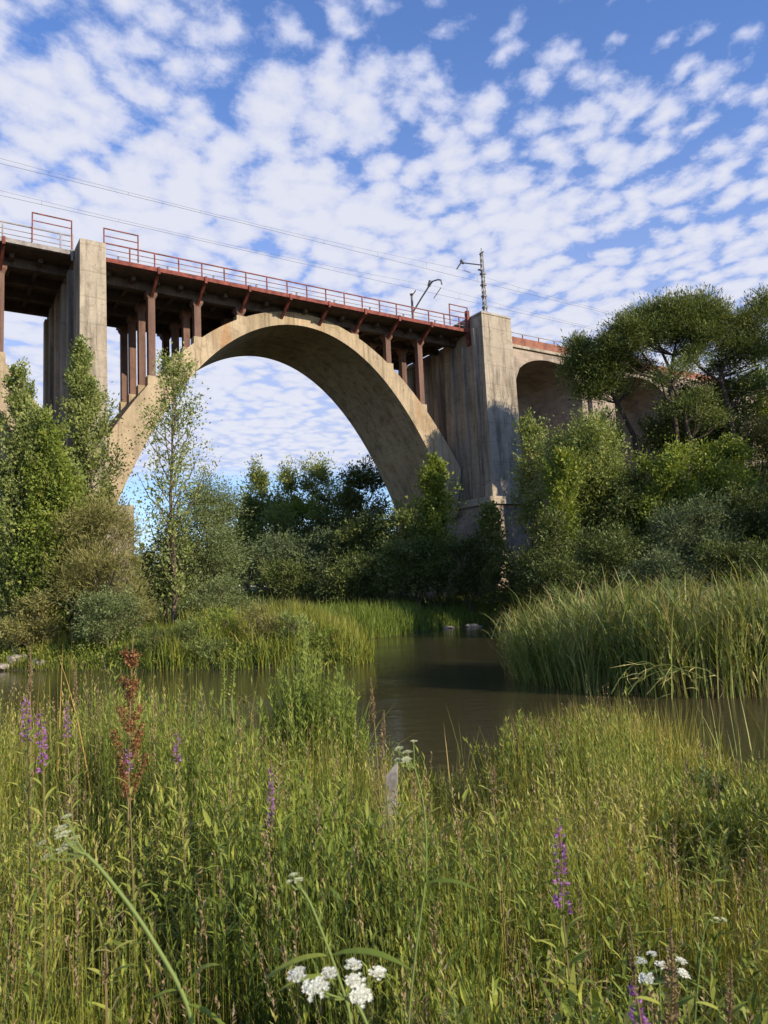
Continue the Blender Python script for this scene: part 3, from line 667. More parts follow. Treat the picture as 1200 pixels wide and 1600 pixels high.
LEAFPX = 4.0
def poplar(px, topy, wpx, depth, label, mat='f_poplar', dens=0.8, low=0.12, bark='bark', leafpx=LEAFPX, name='poplar_tree', cat='poplar tree', airy=False, stems=1, nb=None):
    b, h, w, dx = px_tree(px, topy, wpx, depth)
    L = leafpx / FPX * depth
    root = empty(name, b); tag(root, label, cat)
    tb = MB(); C_ = []; O_ = []; cw = []
    for st in range(stems):
        hs = h * (1.0 if st == 0 else random.uniform(.62, .85)); ox = 0 if st == 0 else (-1) ** st * w * random.uniform(.22, .34); oy = 0 if st == 0 else random.uniform(-.2, .2) * w
        tp = wiggle(hs * 0.97, 9, 0.07, dx * hs / h); tp[:, 0] += ox * np.linspace(.25, 1, 9); tp[:, 1] += oy * np.linspace(.25, 1, 9)
        r0 = max(0.05, hs * 0.010); tb.tube(tp, np.linspace(r0, 0.015, 9), 7)
        k_ = nb or int(30 + hs * 2.4)
        for q in range(k_):
            s_ = low + (0.97 - low) * (q + random.random()) / k_; i_ = s_ * 8; i0 = min(7, int(i_)); p0 = tp[i0] + (tp[i0 + 1] - tp[i0]) * (i_ - i0)
            a = q * 2.4 + random.uniform(-.6, .6); prof = min(1.0, .55 + 1.4 * (s_ - low)) * (1.0 - 0.78 * s_ ** 1.8)
            reach = w * (0.62 if stems == 1 else .42) * prof * random.uniform(.45, 1.2); rise = min(reach * random.uniform(.9, 2.2), hs * 1.0 - p0[2] + .03 * hs)
            e = p0 + np.array([math.cos(a) * reach, math.sin(a) * reach, max(rise, .1 * reach)]); md = p0 * .5 + e * .5 + np.array([math.cos(a), math.sin(a), -.5]) * reach * .14
            tb.tube([p0, md, e], [r0 * .30 * (1 - .6 * s_), r0 * .18, .008], 4)
            d_ = (e - p0) / (np.linalg.norm(e - p0) + 1e-6)
            for t_ in ((.4, .62, .82, 1.0) if not airy else (.55, .8, 1.0)):
                C_.append((1 - t_) ** 2 * p0 + 2 * t_ * (1 - t_) * md + t_ * t_ * e); O_.append(d_); cw.append(max(.22, reach * random.uniform(.3, .55)))
        for t_ in np.linspace(.8, 1.0, 6): C_.append(tp[int(t_ * 8)] + RNG.normal(0, .05, 3)); O_.append(np.array([0, 0, 1.0])); cw.append(.32)
    tb.build('trunk', M[bark], root, smooth=True)
    C_ = np.array(C_); O_ = np.array(O_); n = wpx * (h / depth * FPX) * dens * 1.0
    V, Q, ti = leaf_cloud(C_, np.array(cw), max(5, int(n / len(C_))), L, .62, .05, O_, RNG.uniform(0, 1, len(C_)), 1.0, updir=.2, spray=.7)
    link('crown', new_mesh('crown', V, None, Q, M[mat], {'tint': ti}), root)
    return root
def bush(px, topy, wpx, depth, label, mat, dens=0.85, nl=7, ratio=0.4, droop=0.15, leafpx=LEAFPX, name='riverside_shrub', cat='shrub', low=0.02, cr=0.24, bark='bark', updir=0.0, per=22, squash=1.0, trunk_r=0.012):
    b, h, w, dx = px_tree(px, topy, wpx, depth)
    L = leafpx / FPX * depth
    lobes = [(0, 0, h * (0.38 + low * .5), w * 0.40, w * 0.36 * squash, h * 0.38, 1.3)]
    for k in range(nl):
        a = 2 * math.pi * (k + random.uniform(-.3, .3)) / nl; s_ = random.uniform(0.30 + low, 0.86)
        env = math.sqrt(max(0.05, 1 - ((s_ - 0.4) / 0.62) ** 2)); off = w * 0.30 * env
        rr = w * random.uniform(0.16, 0.27); rz = min(rr * random.uniform(0.8, 1.3), h * (1.0 - s_) * 1.0 + 0.05 * h)
        lobes.append((off * math.cos(a), off * math.sin(a) * squash, h * s_, rr, rr, rz, 1.0))
    lobes.append((dx + random.uniform(-.05, .05) * w, 0, h * 0.82, w * 0.2, w * 0.2, h * 0.18, 1.2))
    n = int(wpx * (h / depth * FPX) * dens * 0.9 * (LEAFPX / leafpx) ** 2)
    trunks = [(wiggle(h * 0.8, 6, 0.12, dx), max(0.04, h * trunk_r), 0.02)]
    for k in range(3):
        e = lobes[1 + k]; trunks.append(([(0, 0, 0), (e[0] * .4, e[1] * .4, e[2] * .5), (e[0], e[1], e[2])], max(0.03, h * trunk_r * .7), 0.02))
    return plant(name, label, cat, b, M[mat], trunks, lobes, L, n, per=per, ratio=ratio, droop=droop, cr=cr, bark=bark, twigs=5, updir=updir)

# left bank
poplar(36, 566, 120, 36.0, 'bushy young poplar at the left edge, leaning crown in front of the bridge', 'f_pale', low=0.08, dens=0.8, stems=3)
poplar(84, 655, 100, 35.0, 'bright green poplar between the left edge and the left tower', 'f_lime', low=0.08, dens=0.85, stems=3)
poplar(138, 530, 76, 37.0, 'tall slim poplar growing in front of the left concrete tower', 'f_pale', low=0.12, dens=0.62)
poplar(268, 548, 92, 36.0, 'airy tall poplar with thin pale crown in front of the arch foot', 'f_pale', low=0.06, dens=0.20, airy=True)
bush(318, 738, 150, 38.0, 'wide grey green willow right of the airy poplar', 'f_willow', nl=9, ratio=0.28, droop=0.35, name='willow_tree', cat='willow', dens=0.95)
bush(262, 822, 120, 37.2, 'low green willow round the foot of the airy poplar', 'f_willow', nl=6, ratio=0.3, droop=0.3, name='willow_tree', cat='willow')
bush(150, 775, 158, 34.0, 'feathery olive brown tamarisk below the left tower', 'f_tamarisk', nl=9, ratio=0.16, droop=-0.1, name='tamarisk_bush', cat='tamarisk', leafpx=6.0, updir=0.35, dens=1.1)
bush(205, 860, 80, 33.0, 'small olive tamarisk right of the big one', 'f_tamarisk', nl=6, ratio=0.16, name='tamarisk_bush', cat='tamarisk', leafpx=6.0, updir=0.35)
bush(168, 925, 120, 31.6, 'grey green shrub above the water below the tamarisks', 'f_willow', nl=7, ratio=0.35)
bush(48, 935, 110, 32.8, 'yellowish shrub near the pale rocks at the left edge', 'f_tamarisk', nl=6, ratio=0.4)
bush(8, 800, 90, 41.0, 'dark shrub filling the gap at the far left edge', 'f_dark', nl=6)
bush(110, 880, 110, 35.6, 'dull green shrub under the bright poplar', 'f_poplar', nl=6)
bush(-40, 840, 120, 37.0, 'shrub mostly cut off by the left picture edge', 'f_poplar', nl=6)
bush(335, 905, 110, 36.0, 'low shrub at the foot of the grey green willow', 'f_willow', nl=6, ratio=0.3, droop=0.3)

for k, (x, y, w_, dp, lab, mt) in enumerate([(240, 985, 66, 29.2, 'dark green tussock below the airy poplar at the water', 'f_dark'), (292, 968, 70, 29.6, 'rounded tussock right of the airy poplar at the water', 'f_poplar'), (348, 952, 80, 29.8, 'tall tussock in the middle of the left bank', 'f_lime'),
        (405, 948, 74, 29.4, 'yellow green tussock right of the tall one on the left bank', 'f_tamarisk'), (458, 960, 70, 28.9, 'feathery tussock near the tip of the left bank', 'f_pale'), (515, 985, 64, 28.2, 'last low tussock at the tip of the left bank', 'f_lime'), (330, 1000, 80, 28.6, 'low dark tussock hanging over the water on the left bank', 'f_poplar')]):
    bush(x, y, w_, dp, lab, mt, nl=6, ratio=.2, updir=.5, leafpx=4.5, name='bank_tussock', cat='tussock', dens=.8)

# beyond the arch
bush(403, 716, 58, 84, 'leftmost round topped tree on the rise seen through the arch', 'f_pale', nl=9, name='broadleaf_tree', cat='tree', low=0.2)
bush(448, 722, 62, 86, 'middle round topped tree on the rise seen through the arch', 'f_pale', nl=9, name='broadleaf_tree', cat='tree', low=0.2)
bush(502, 709, 84, 85, 'largest open crowned tree on the rise through the arch', 'f_pale', nl=11, name='broadleaf_tree', cat='tree', low=0.25, dens=.45)
bush(545, 752, 60, 88, 'small bush between the open crowned tree and the dark tree', 'f_poplar', nl=6)
bush(385, 770, 60, 82, 'low leafy bush left of the round topped trees', 'f_poplar', nl=6)
bush(470, 775, 90, 83, 'sunny bush at the feet of the round topped trees', 'f_lime', nl=7)
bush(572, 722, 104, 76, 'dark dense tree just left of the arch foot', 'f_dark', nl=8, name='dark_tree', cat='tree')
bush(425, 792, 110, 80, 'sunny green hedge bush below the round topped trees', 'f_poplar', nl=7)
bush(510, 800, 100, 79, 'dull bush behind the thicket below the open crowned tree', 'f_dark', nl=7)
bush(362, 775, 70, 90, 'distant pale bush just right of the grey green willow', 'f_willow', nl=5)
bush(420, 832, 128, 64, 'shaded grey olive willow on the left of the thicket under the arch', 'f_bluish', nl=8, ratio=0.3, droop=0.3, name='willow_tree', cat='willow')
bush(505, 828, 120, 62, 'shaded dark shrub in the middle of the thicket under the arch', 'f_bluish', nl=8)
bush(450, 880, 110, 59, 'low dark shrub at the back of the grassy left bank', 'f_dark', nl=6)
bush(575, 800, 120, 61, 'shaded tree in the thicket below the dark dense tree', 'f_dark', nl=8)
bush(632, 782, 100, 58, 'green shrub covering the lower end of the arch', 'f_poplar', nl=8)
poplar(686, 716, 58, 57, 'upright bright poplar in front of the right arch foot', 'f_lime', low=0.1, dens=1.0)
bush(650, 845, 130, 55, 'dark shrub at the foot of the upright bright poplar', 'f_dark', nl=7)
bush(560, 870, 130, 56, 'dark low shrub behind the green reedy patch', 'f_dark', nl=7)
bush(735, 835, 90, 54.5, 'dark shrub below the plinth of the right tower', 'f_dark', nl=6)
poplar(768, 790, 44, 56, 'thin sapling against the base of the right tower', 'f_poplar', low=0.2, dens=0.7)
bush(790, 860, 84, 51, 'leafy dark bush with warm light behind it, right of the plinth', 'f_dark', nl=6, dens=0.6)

# right bank
poplar(826, 640, 62, 51, 'pale slender sapling against the right tower front', 'f_pale', low=0.35, dens=0.3, airy=True)
bush(922, 640, 150, 47, 'large sunlit light green tree in front of the first viaduct arch', 'f_pale', nl=10, name='ash_tree', cat='tree', low=0.2, ratio=0.5)
poplar(876, 705, 64, 45, 'small yellow green poplar left of the large sunlit tree', 'f_lime', low=0.3, dens=0.55, airy=True)
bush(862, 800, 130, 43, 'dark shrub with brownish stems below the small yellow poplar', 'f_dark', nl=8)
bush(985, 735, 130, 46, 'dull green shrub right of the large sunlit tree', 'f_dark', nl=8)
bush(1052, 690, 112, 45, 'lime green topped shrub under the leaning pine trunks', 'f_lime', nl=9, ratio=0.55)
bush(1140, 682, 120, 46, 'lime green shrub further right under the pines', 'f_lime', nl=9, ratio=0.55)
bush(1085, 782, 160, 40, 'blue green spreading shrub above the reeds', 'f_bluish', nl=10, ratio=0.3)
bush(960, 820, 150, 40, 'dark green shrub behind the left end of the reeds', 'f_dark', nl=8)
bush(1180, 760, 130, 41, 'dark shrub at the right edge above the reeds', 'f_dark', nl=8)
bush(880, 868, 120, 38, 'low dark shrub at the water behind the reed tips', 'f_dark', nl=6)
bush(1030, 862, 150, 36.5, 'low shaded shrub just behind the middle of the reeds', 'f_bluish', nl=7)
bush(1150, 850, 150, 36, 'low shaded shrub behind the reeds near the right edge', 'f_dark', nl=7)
bush(1200, 650, 130, 52, 'olive shrub under the right edge pine', 'f_tamarisk', nl=7)
bush(1260, 560, 170, 56, 'broad leafy tree cut by the right picture edge', 'f_lime', nl=9, name='broadleaf_tree', cat='tree', low=0.1)

# evergreens added behind the viaduct openings to keep sky light out of them
for (X_, Y_, h_, w_, lab) in ((50.5, 62.5, 17, 10, 'dark evergreen added behind the first viaduct opening to block sky light'), (63.0, 62.5, 16, 10, 'dark evergreen added behind the second viaduct opening to block sky light')):
    q = b2w(X_, Y_, 0); q[2] = gz(q[0], q[1]) - .2; lob = [(0, 0, h_ * .5, w_ * .45, w_ * .45, h_ * .45, 1.4)]
    for j in range(8): lob.append((w_ * .3 * math.cos(j * .8), w_ * .3 * math.sin(j * .8), h_ * random.uniform(.2, .85), w_ * .25, w_ * .25, w_ * .22, 1))
    plant('evergreen_tree', lab, 'tree', q, M['f_dark'], [(wiggle(h_ * .8, 6, .06), .2, .06)], lob, 0.34, 6500, per=24, cr=.25, twigs=4, ratio=0.5)
# stone pines on the slope
def stone_pine(label, basepx, depth, trunk_px, lobes_px, n, mat='f_pine', r0=0.22, leafpx=4.8):
    b = spot(basepx[0], basepx[1], depth); z = gz(b[0], b[1]); b0 = b.copy(); b0[2] = z - 0.2
    tr = []
    for pl_ in trunk_px:
        pts = [np.zeros(3)] if pl_[0] == 'base' else []
        for q in (pl_[1:] if pl_[0] == 'base' else pl_):
            pts.append(spot(q[0], q[1], depth + (q[2] if len(q) > 2 else 0)) - b0)
        tr.append((np.array(pts), r0 if pl_[0] == 'base' else r0 * 0.5, 0.06))
    k = depth / FPX; lob = []
    for (x, y, rx, ry, dz) in lobes_px:
        c_ = spot(x, y + 9, depth + dz) - b0; lob.append((c_[0], c_[1], c_[2], rx * k * .92, rx * k * .9, ry * k * .92, 1.0))
    return plant('stone_pine', label, 'pine tree', b0, M[mat], tr, lob, leafpx * k, n, per=30, ratio=0.2, cr=0.42, droop=-0.05, updir=0.3, twigs=3, fill=0.5, spray=.2, bark='barkpine')
stone_pine('big umbrella crowned pine with sunlit right side above the viaduct', (1062, 720), 51,
           [['base', (1055, 660), (1046, 600), (1052, 555), (1060, 520)], [(1048, 600), (1010, 560), (985, 530)], [(1052, 570), (1085, 545), (1110, 520)], [(1050, 585), (1030, 540), (1020, 500)]],
           [(1040, 512, 88, 34, 1), (1000, 520, 50, 30, 0), (1085, 508, 55, 38, 0), (950, 536, 28, 26, 0), (975, 514, 36, 30, 0), (1010, 496, 42, 32, 1), (1050, 484, 46, 30, 0), (1090, 478, 46, 28, 0), (1120, 494, 28, 34, -1), (1104, 524, 38, 28, -1), (1072, 520, 40, 28, 1), (1032, 512, 40, 26, 1), (990, 540, 36, 22, 0), (1085, 548, 26, 20, -1)], 72000)
stone_pine('darker pine left of the big umbrella pine hiding the viaduct parapet', (1010, 735), 53,
           [['base', (990, 680), (965, 630), (940, 590), (915, 550)], [(950, 605), (965, 570), (975, 545)], [(930, 572), (900, 560), (890, 540)]],
           [(935, 575, 60, 40, 0), (905, 538, 28, 26, 0), (896, 570, 24, 26, 0), (930, 575, 36, 28, 0), (965, 565, 36, 28, 0), (948, 600, 40, 22, 0), (918, 608, 30, 24, 0), (1000, 570, 30, 18, 1), (935, 545, 26, 20, 1)], 40000, 'f_pine')
stone_pine('tall dark pine with bare twisting limbs at the right edge', (1150, 700), 50,
           [['base', (1140, 640), (1125, 590), (1140, 540), (1165, 500)], [(1130, 600), (1095, 575), (1070, 550)], [(1135, 560), (1170, 545), (1190, 530)], [(1128, 620), (1160, 590), (1185, 575)]],
           [(1165, 535, 52, 56, 1), (1165, 500, 34, 28, 0), (1192, 480, 26, 36, 0), (1150, 540, 38, 22, 0), (1185, 550, 34, 24, 0), (1128, 570, 36, 20, 1), (1172, 600, 40, 22, 0), (1140, 610, 34, 22, 2)], 36000, 'f_pine')
stone_pine('pale pine boughs hanging in front of the second viaduct arch', (1085, 735), 48,
           [['base', (1078, 690), (1068, 640), (1050, 600)], [(1070, 650), (1040, 620), (1030, 585)], [(1074, 660), (1095, 625), (1105, 600)]],
           [(1050, 578, 38, 16, 0), (1078, 562, 28, 18, 0), (1064, 632, 40, 24, 0), (1092, 618, 32, 22, 0), (1030, 592, 26, 12, 0), (1110, 650, 36, 26, 0)], 9000, 'f_pine')
bush(1075, 600, 110, 53, 'dull evergreen filling the gap below the umbrella pine', 'f_dark', nl=9, name='evergreen_tree', cat='tree', low=0.1)
bush(945, 640, 90, 50.5, 'dark evergreen in front of the pier between the two viaduct arches', 'f_dark', nl=7, name='evergreen_tree', cat='tree', low=0.1)
bush(1120, 590, 140, 54, 'shaggy dull evergreen between the two right pines', 'f_dark', nl=9, name='evergreen_tree', cat='tree', low=0.2)
# trees of the wood that continues right of the picture (their shade falls on the thicket)
for k, (u_, v_, h_, w_) in enumerate([(32, 47, 13, 8), (35, 38, 13, 8), (29, 33, 11, 7), (39, 29, 14, 9), (27, 39, 10, 6), (25, 27.5, 8.5, 5), (45, 42, 17, 11)]):
    zb = gz(u_, v_); lob = [(0, 0, h_ * .5, w_ * .42, w_ * .42, h_ * .42, 1.2)]
    for j in range(7):
        a = j * 0.9; lob.append((w_ * .3 * math.cos(a), w_ * .3 * math.sin(a), h_ * random.uniform(.35, .85), w_ * .24, w_ * .24, w_ * .22, 1))
    lab = ['riverside wood tree beyond the pines at the right', 'tall wood tree right of the reeds', 'rounded wood tree behind the right end of the reeds', 'outermost tall wood tree on the right', 'wood tree right of the blue green shrub',
           'small wood tree nearest the reeds on the right', 'tallest wood tree far right on the slope'][k]
    plant('broadleaf_tree', lab, 'tree', (u_, v_, zb - .2), M['f_poplar'], [(wiggle(h_ * .8, 6, .06), .2, .06)], lob, 0.32, 5500, per=24, cr=.25, twigs=4, ratio=0.55)

# far woodland that closes the horizon
C_ = []; 
for ring, (dist, hh) in enumerate(((125, 6.5), (170, 9), (240, 12))):
    for a in np.arange(-75, 75, 1.6 - 0.3 * ring):
        aa = math.radians(a + random.uniform(-.6, .6)); x, y = dist * math.sin(aa), dist * math.cos(aa)
        z0 = gz(x, y); hgt = hh * random.uniform(0.55, 1.15)
        k = 16; d = rvec(k); C_.append(np.array([x, y, z0 + hgt * .45]) + d * np.array([hgt * .6, hgt * .6, hgt * .5]) * RNG.uniform(.4, 1, (k, 1)))
C_ = np.concatenate(C_)
V, Q, ti = leaf_cloud(C_, 1.8, 11, 1.15, 0.6, 0.1, rvec(len(C_)), RNG.uniform(0, 1, len(C_)))
tag(link('distant_woodland', new_mesh('distant_woodland', V, None, Q, M['f_dark'], {'tint': ti})), 'dark band of distant woodland along the horizon', 'woodland', kind='stuff')

# ------------------------------------------------------------------ bank grass (uncountable)
def scatter(n, u0, u1, v0, v1, keep):
    out = []
    tot = 0
    while tot < n:
        p = np.column_stack([RNG.uniform(u0, u1, n), RNG.uniform(v0, v1, n)]); k = keep(p)
        p = p[RNG.uniform(0, 1, n) < k]; out.append(p); tot += len(p)
    return np.concatenate(out)[:n]
def on_ground(p, dz=-0.03): return np.column_stack([p, np.maximum(ground(p), -0.12) + dz])
def stuff_blades(name, label, cat, P3, h, w, bend, tint, mat, ss=(0, .4, .75, 1), az=None, tilt=None):
    n = len(P3); az = RNG.uniform(0, 2 * np.pi, n) if az is None else az
    V, Q, T_, tv, tip = blades(P3, h, w, az, bend, np.clip(tint, 0, 1), tilt, ss)
    o = link(name, new_mesh(name, V, Q, T_, mat, {'tint': tv, 'tip': tip})); tag(o, label, cat, kind='stuff'); return o

def sd2(p): return water_sd(p)
# left bank: tall grasses and sedge along the tip
def keep_left(p):
    sd = sd2(p); u, v = p[:, 0], p[:, 1]
    return np.where((sd > -0.22) & (v > 24) & (u < 0.5), np.clip(1.25 - sd / 9, 0.12, 1) * (0.55 + 0.45 * (wob(p, 0.8) > -0.2)), 0)
p = scatter(40000, -24, 0.5, 26, 44, keep_left); P3 = on_ground(p); sd = sd2(p)
cl_ = np.clip(0.5 + 0.45 * wob(p, 1.3, 3.0) + .25 * wob(p, 3.1, 5.0), 0, 1)
hL = (0.35 + 1.1 * cl_ ** 1.4) * RNG.uniform(0.55, 1.2, len(p)) * np.where(p[:, 0] > -9.5, 1.25, 0.75) * (0.8 + 0.35 * sstep(sd, 0, 3))
stuff_blades('bank_grass', 'tall yellow green grass covering the tip of the left bank', 'grass', P3, hL, RNG.uniform(.022, .042, len(p)), RNG.uniform(.1, .9, len(p)),
             0.08 + 0.30 * cl_ + .22 * wob(p, .55, 7) + .15 * sstep(p[:, 0], -5, -1) + RNG.normal(0, .16, len(p)), M['f_meadow'])
# low leafy fringe at the left waterline
p = scatter(13000, -20, 0.2, 26.5, 38, lambda p: np.where((sd2(p) > -0.05) & (sd2(p) < 1.6), 0.35 + 0.65 * (wob(p, 1.6, 1) > 0), 0)); P3 = on_ground(p)
d = rvec(len(p)); d[:, 2] = np.abs(d[:, 2]) + .3
P3[:, 2] += RNG.uniform(0, .55, len(p)) ** 1.2
V, Q = leaf_quads(P3, d, rvec(len(p)), RNG.uniform(.07, .18, len(p)), RNG.uniform(.03, .07, len(p)))
tag(link('bank_herbs', new_mesh('bank_herbs', V, Q, None, M['f_forb'], {'tint': np.repeat(RNG.uniform(0, .8, len(p)), 4)})), 'leafy green herbs fringing the left waterline', 'herbs', kind='stuff')
# green patch at the end of the channel and ground cover under the thicket
def keep_far(p):
    sd = sd2(p); return np.where((sd > -.3) & (sd < 9) & (p[:, 1] > 40), np.clip(1.1 - sd / 7, .1, 1), 0)
p = scatter(15000, -5, 16, 40, 62, keep_far); P3 = on_ground(p); sd = sd2(p)
hh_ = RNG.uniform(.5, 1.25, len(p)) * np.where(p[:, 0] < 2.2, 1.25, .75)
stuff_blades('far_bank_grass', 'soft green grass patch at the end of the channel', 'grass', P3, hh_, RNG.uniform(.035, .06, len(p)), RNG.uniform(.1, .8, len(p)), RNG.normal(.32, .14, len(p)), M['f_lime'], ss=(0, .55, 1))
p = scatter(30000, -30, 36, 33, 90, lambda p: np.where(sd2(p) > 3, .6, 0)); P3 = on_ground(p)
stuff_blades('ground_cover', 'dull undergrowth between the trees', 'undergrowth', P3, RNG.uniform(.4, 1.2, len(p)), RNG.uniform(.06, .12, len(p)), RNG.uniform(.2, 1.0, len(p)), RNG.normal(.45, .2, len(p)), M['f_dark'], ss=(0, .55, 1))

# ------------------------------------------------------------------ reed bed on the right
REED = np.array([(3.2, 21.5), (3.6, 19.2), (4.6, 17.2), (6.0, 16.1), (8.0, 15.6), (10.5, 15.5), (14, 15.0), (26, 14.0), (26, 25), (4.2, 24)])
def in_poly(p, poly):
    ins = np.zeros(len(p), bool)
    for (x0, y0), (x1, y1) in zip(poly, np.roll(poly, -1, 0)):
        cond = ((y0 > p[:, 1]) != (y1 > p[:, 1])); xi = x0 + (p[:, 1] - y0) * (x1 - x0) / (y1 - y0 if y1 != y0 else 1e-9)
        ins ^= cond & (p[:, 0] < xi)
    return ins
p = scatter(8000, 3, 22, 14, 24.5, lambda p: np.where(in_poly(p, REED), np.clip(1.15 - (p[:, 1] - 15) / 9, .3, 1) * (.45 + .55 * (wob(p, 1.5, 5) > -.35)), 0))
base = np.column_stack([p, np.full(len(p), -0.15)])
edge = sstep(p[:, 0], 3.2, 5.2)
hR = (1.75 + 0.70 * edge) * RNG.uniform(.68, 1.18, len(p)) + wob(p, .8, 4) * .12
az0 = RNG.uniform(0, 2 * np.pi, len(p)); tl = RNG.uniform(0, .14, len(p)) + (1 - edge) * .22
az0 = np.where(edge < .7, RNG.normal(np.pi, .7, len(p)), az0)
Vs, Qs, Ts, As, Tp = [], [], [], [], []; off = 0
def push(r):
    global off
    V, Q, T_, a, tp_ = r; Vs.append(V); Qs.append(Q + off); Ts.append(T_ + off); As.append(a); Tp.append(tp_); off += len(V)
ti0 = np.clip(.32 + .22 * wob(p, 1.2, 2) + RNG.normal(0, .16, len(p)), 0, 1)
push(blades(base, hR, RNG.uniform(.020, .038, len(p)), az0, RNG.uniform(.02, .30, len(p)), ti0, tl))
for rep in range(4):                                  # leaves leaving the stems
    s_ = RNG.uniform(.22, .85, len(p)); b3 = base + np.column_stack([np.cos(az0) * hR * tl * s_, np.sin(az0) * hR * tl * s_, hR * s_ * .95])
    push(blades(b3, hR * RNG.uniform(.22, .42, len(p)), RNG.uniform(.022, .042, len(p)), az0 + RNG.normal(0, 1.4, len(p)), RNG.uniform(.2, 1.3, len(p)), np.clip(ti0 + RNG.normal(0, .18, len(p)), 0, 1), RNG.uniform(.1, .5, len(p))))
o = link('reed_bed', new_mesh('reed_bed', np.concatenate(Vs), np.concatenate(Qs), np.concatenate(Ts), M['f_reed'], {'tint': np.concatenate(As), 'tip': np.concatenate(Tp)}))
tag(o, 'dense bed of tall reeds standing in the water on the right', 'reeds', kind='stuff')
# dead brown stems at the foot of the reeds
p = scatter(2600, 3.4, 20, 14.6, 17.6, lambda p: np.where(in_poly(p, REED), np.clip(1.2 - (p[:, 1] - 15.2) / 2, 0, 1), 0)); base = np.column_stack([p, np.full(len(p), -.1)])
stuff_blades('dead_reed_stems', 'brown dead stems at the foot of the reeds', 'dead reeds', base, RNG.uniform(.3, 1.0, len(p)), RNG.uniform(.012, .022, len(p)), RNG.uniform(0, .5, len(p)), RNG.uniform(0, .8, len(p)), M['f_brown'], tilt=RNG.uniform(0, .5, len(p)))

def stalks(name, label, cat, base, specs, mat, group=None, w=0.02):
    """one plant of several long leaves: specs = (dx, dy, h, bend, az, tint)"""
    r = empty(name, base); tag(r, label, cat, group)
    for (dx, dy, h, bd, az, ti_) in specs:
        V, Q, T_, tv, tip = blades(np.array([[dx, dy, 0.0]]), np.array([h]), np.array([w]), np.array([az]), np.array([bd]), np.array([ti_]), np.array([0.08]), (0, .2, .4, .6, .8, .92, 1.0))
        link('leaf', new_mesh('leaf', V, Q, T_, mat, {'tint': tv, 'tip': tip}), r)
    return r
# bent reeds sagging over the water in front of the bed
for k, (x0, y0, dp, lab) in enumerate([(985, 1010, 15.9, 'pale reed bent low over the water, left of the sagging group'), (1010, 1000, 15.7, 'sagging pale reed in the middle of the bent group'), (1040, 1010, 15.6, 'bent pale reed at the right of the sagging group'), (1000, 985, 15.75, 'long arching reed above the sagging group')]):
    r = empty('bent_reed', spot(x0 - 35, y0 + 10, dp)); r.location.z = 0.2
    tag(r, lab, 'reed')
    e = spot(x0 + 70 + 12 * k, 1082 - 6 * k, dp - .55) - np.array(r.location); a = np.array([0, 0, 0.0]); mid = np.array([e[0] * .45, e[1] * .5, 1.05 - .12 * k]); ts = np.linspace(0, 1, 9)[:, None]
    cv_ = (1 - ts) ** 2 * a + 2 * ts * (1 - ts) * mid * 1.25 + ts ** 2 * e
    MB().tube(cv_, np.linspace(.012, .005, 9), 5).build('stem', M['f_reed'], r)
    lf = MB()
    for j in range(9):
        q = cv_[min(8, 2 + j % 7)]; d_ = np.array([random.uniform(-.9, .3), random.uniform(-.6, .2), random.uniform(-.55, .15)])
        V, Q = leaf_quads(q[None], d_[None], rvec(1), np.array([random.uniform(.3, .6)]), np.array([.020])); lf.add(V, Q, tint=random.uniform(.5, .9))
    lf.build('foliage', M['f_reed'], r)

# ------------------------------------------------------------------ foreground meadow
def field_h(p):
    u, v = p[:, 0], p[:, 1]; a = u / np.maximum(v, .6)
    far = np.interp(a, [-.6, -.3, -.17, -.06, 0.0, .07, .12, .2, .30, .36, .45, .7], [1.15, 1.12, 1.0, .95, .8, .5, .62, .92, .95, .55, .45, .45])
    nr = 0.74
    t_ = sstep(v, 2.6, 6.0)
    return (nr * (1 - t_) + far * t_) * (1 + .24 * wob(p, 1.3, 6) + .20 * wob(p, 3.5, 2))
def meadow_points(n):
    k1 = int(n * .62); v1 = .95 * (9.6 / .95) ** RNG.uniform(0, 1, k1); u1 = v1 * RNG.uniform(-.70, .70, k1) + RNG.normal(0, .15, k1)
    k2 = n - k1; v2 = RNG.uniform(.95, 9.8, k2); u2 = RNG.uniform(-1, 1, k2) * (v2 * .62 + 1.0)
    p = np.column_stack([np.concatenate([u1, u2]), np.concatenate([v1, v2])])
    return p[water_sd(p) > -0.12]
def gap(p):   # small bare hollows between the plants
    return (wob(p, 2.9, 9) < -0.40) | (np.hypot((p[:, 0] - .40) * 1.3, (p[:, 1] - 2.2) * .7) < .26) | (np.hypot((p[:, 0] + .12) * 1.6, (p[:, 1] - 2.6) * .7) < .16)
p = meadow_points(68000); p = p[~gap(p)]; P3 = on_ground(p); n = len(p); v = p[:, 1]
h = field_h(p) * np.where(RNG.uniform(0, 1, n) < .12, RNG.uniform(1.0, 1.28, n), RNG.uniform(.45, 1.05, n)); w = np.maximum(.0042, .00105 * v) * RNG.uniform(.7, 1.4, n)
patch = np.clip(.5 + .55 * wob(p, .95, 4) + .3 * wob(p, 3.1, 1), 0, 1)
tint = -.01 + .52 * patch + RNG.normal(0, .20, n) + .22 * sstep(p[:, 0] / v, -.15, .3)
stuff_blades('meadow_grass', 'tall unmown meadow grass filling the foreground', 'grass', P3, h, w, np.abs(RNG.normal(0, .42, n)), tint, M['f_meadow'])
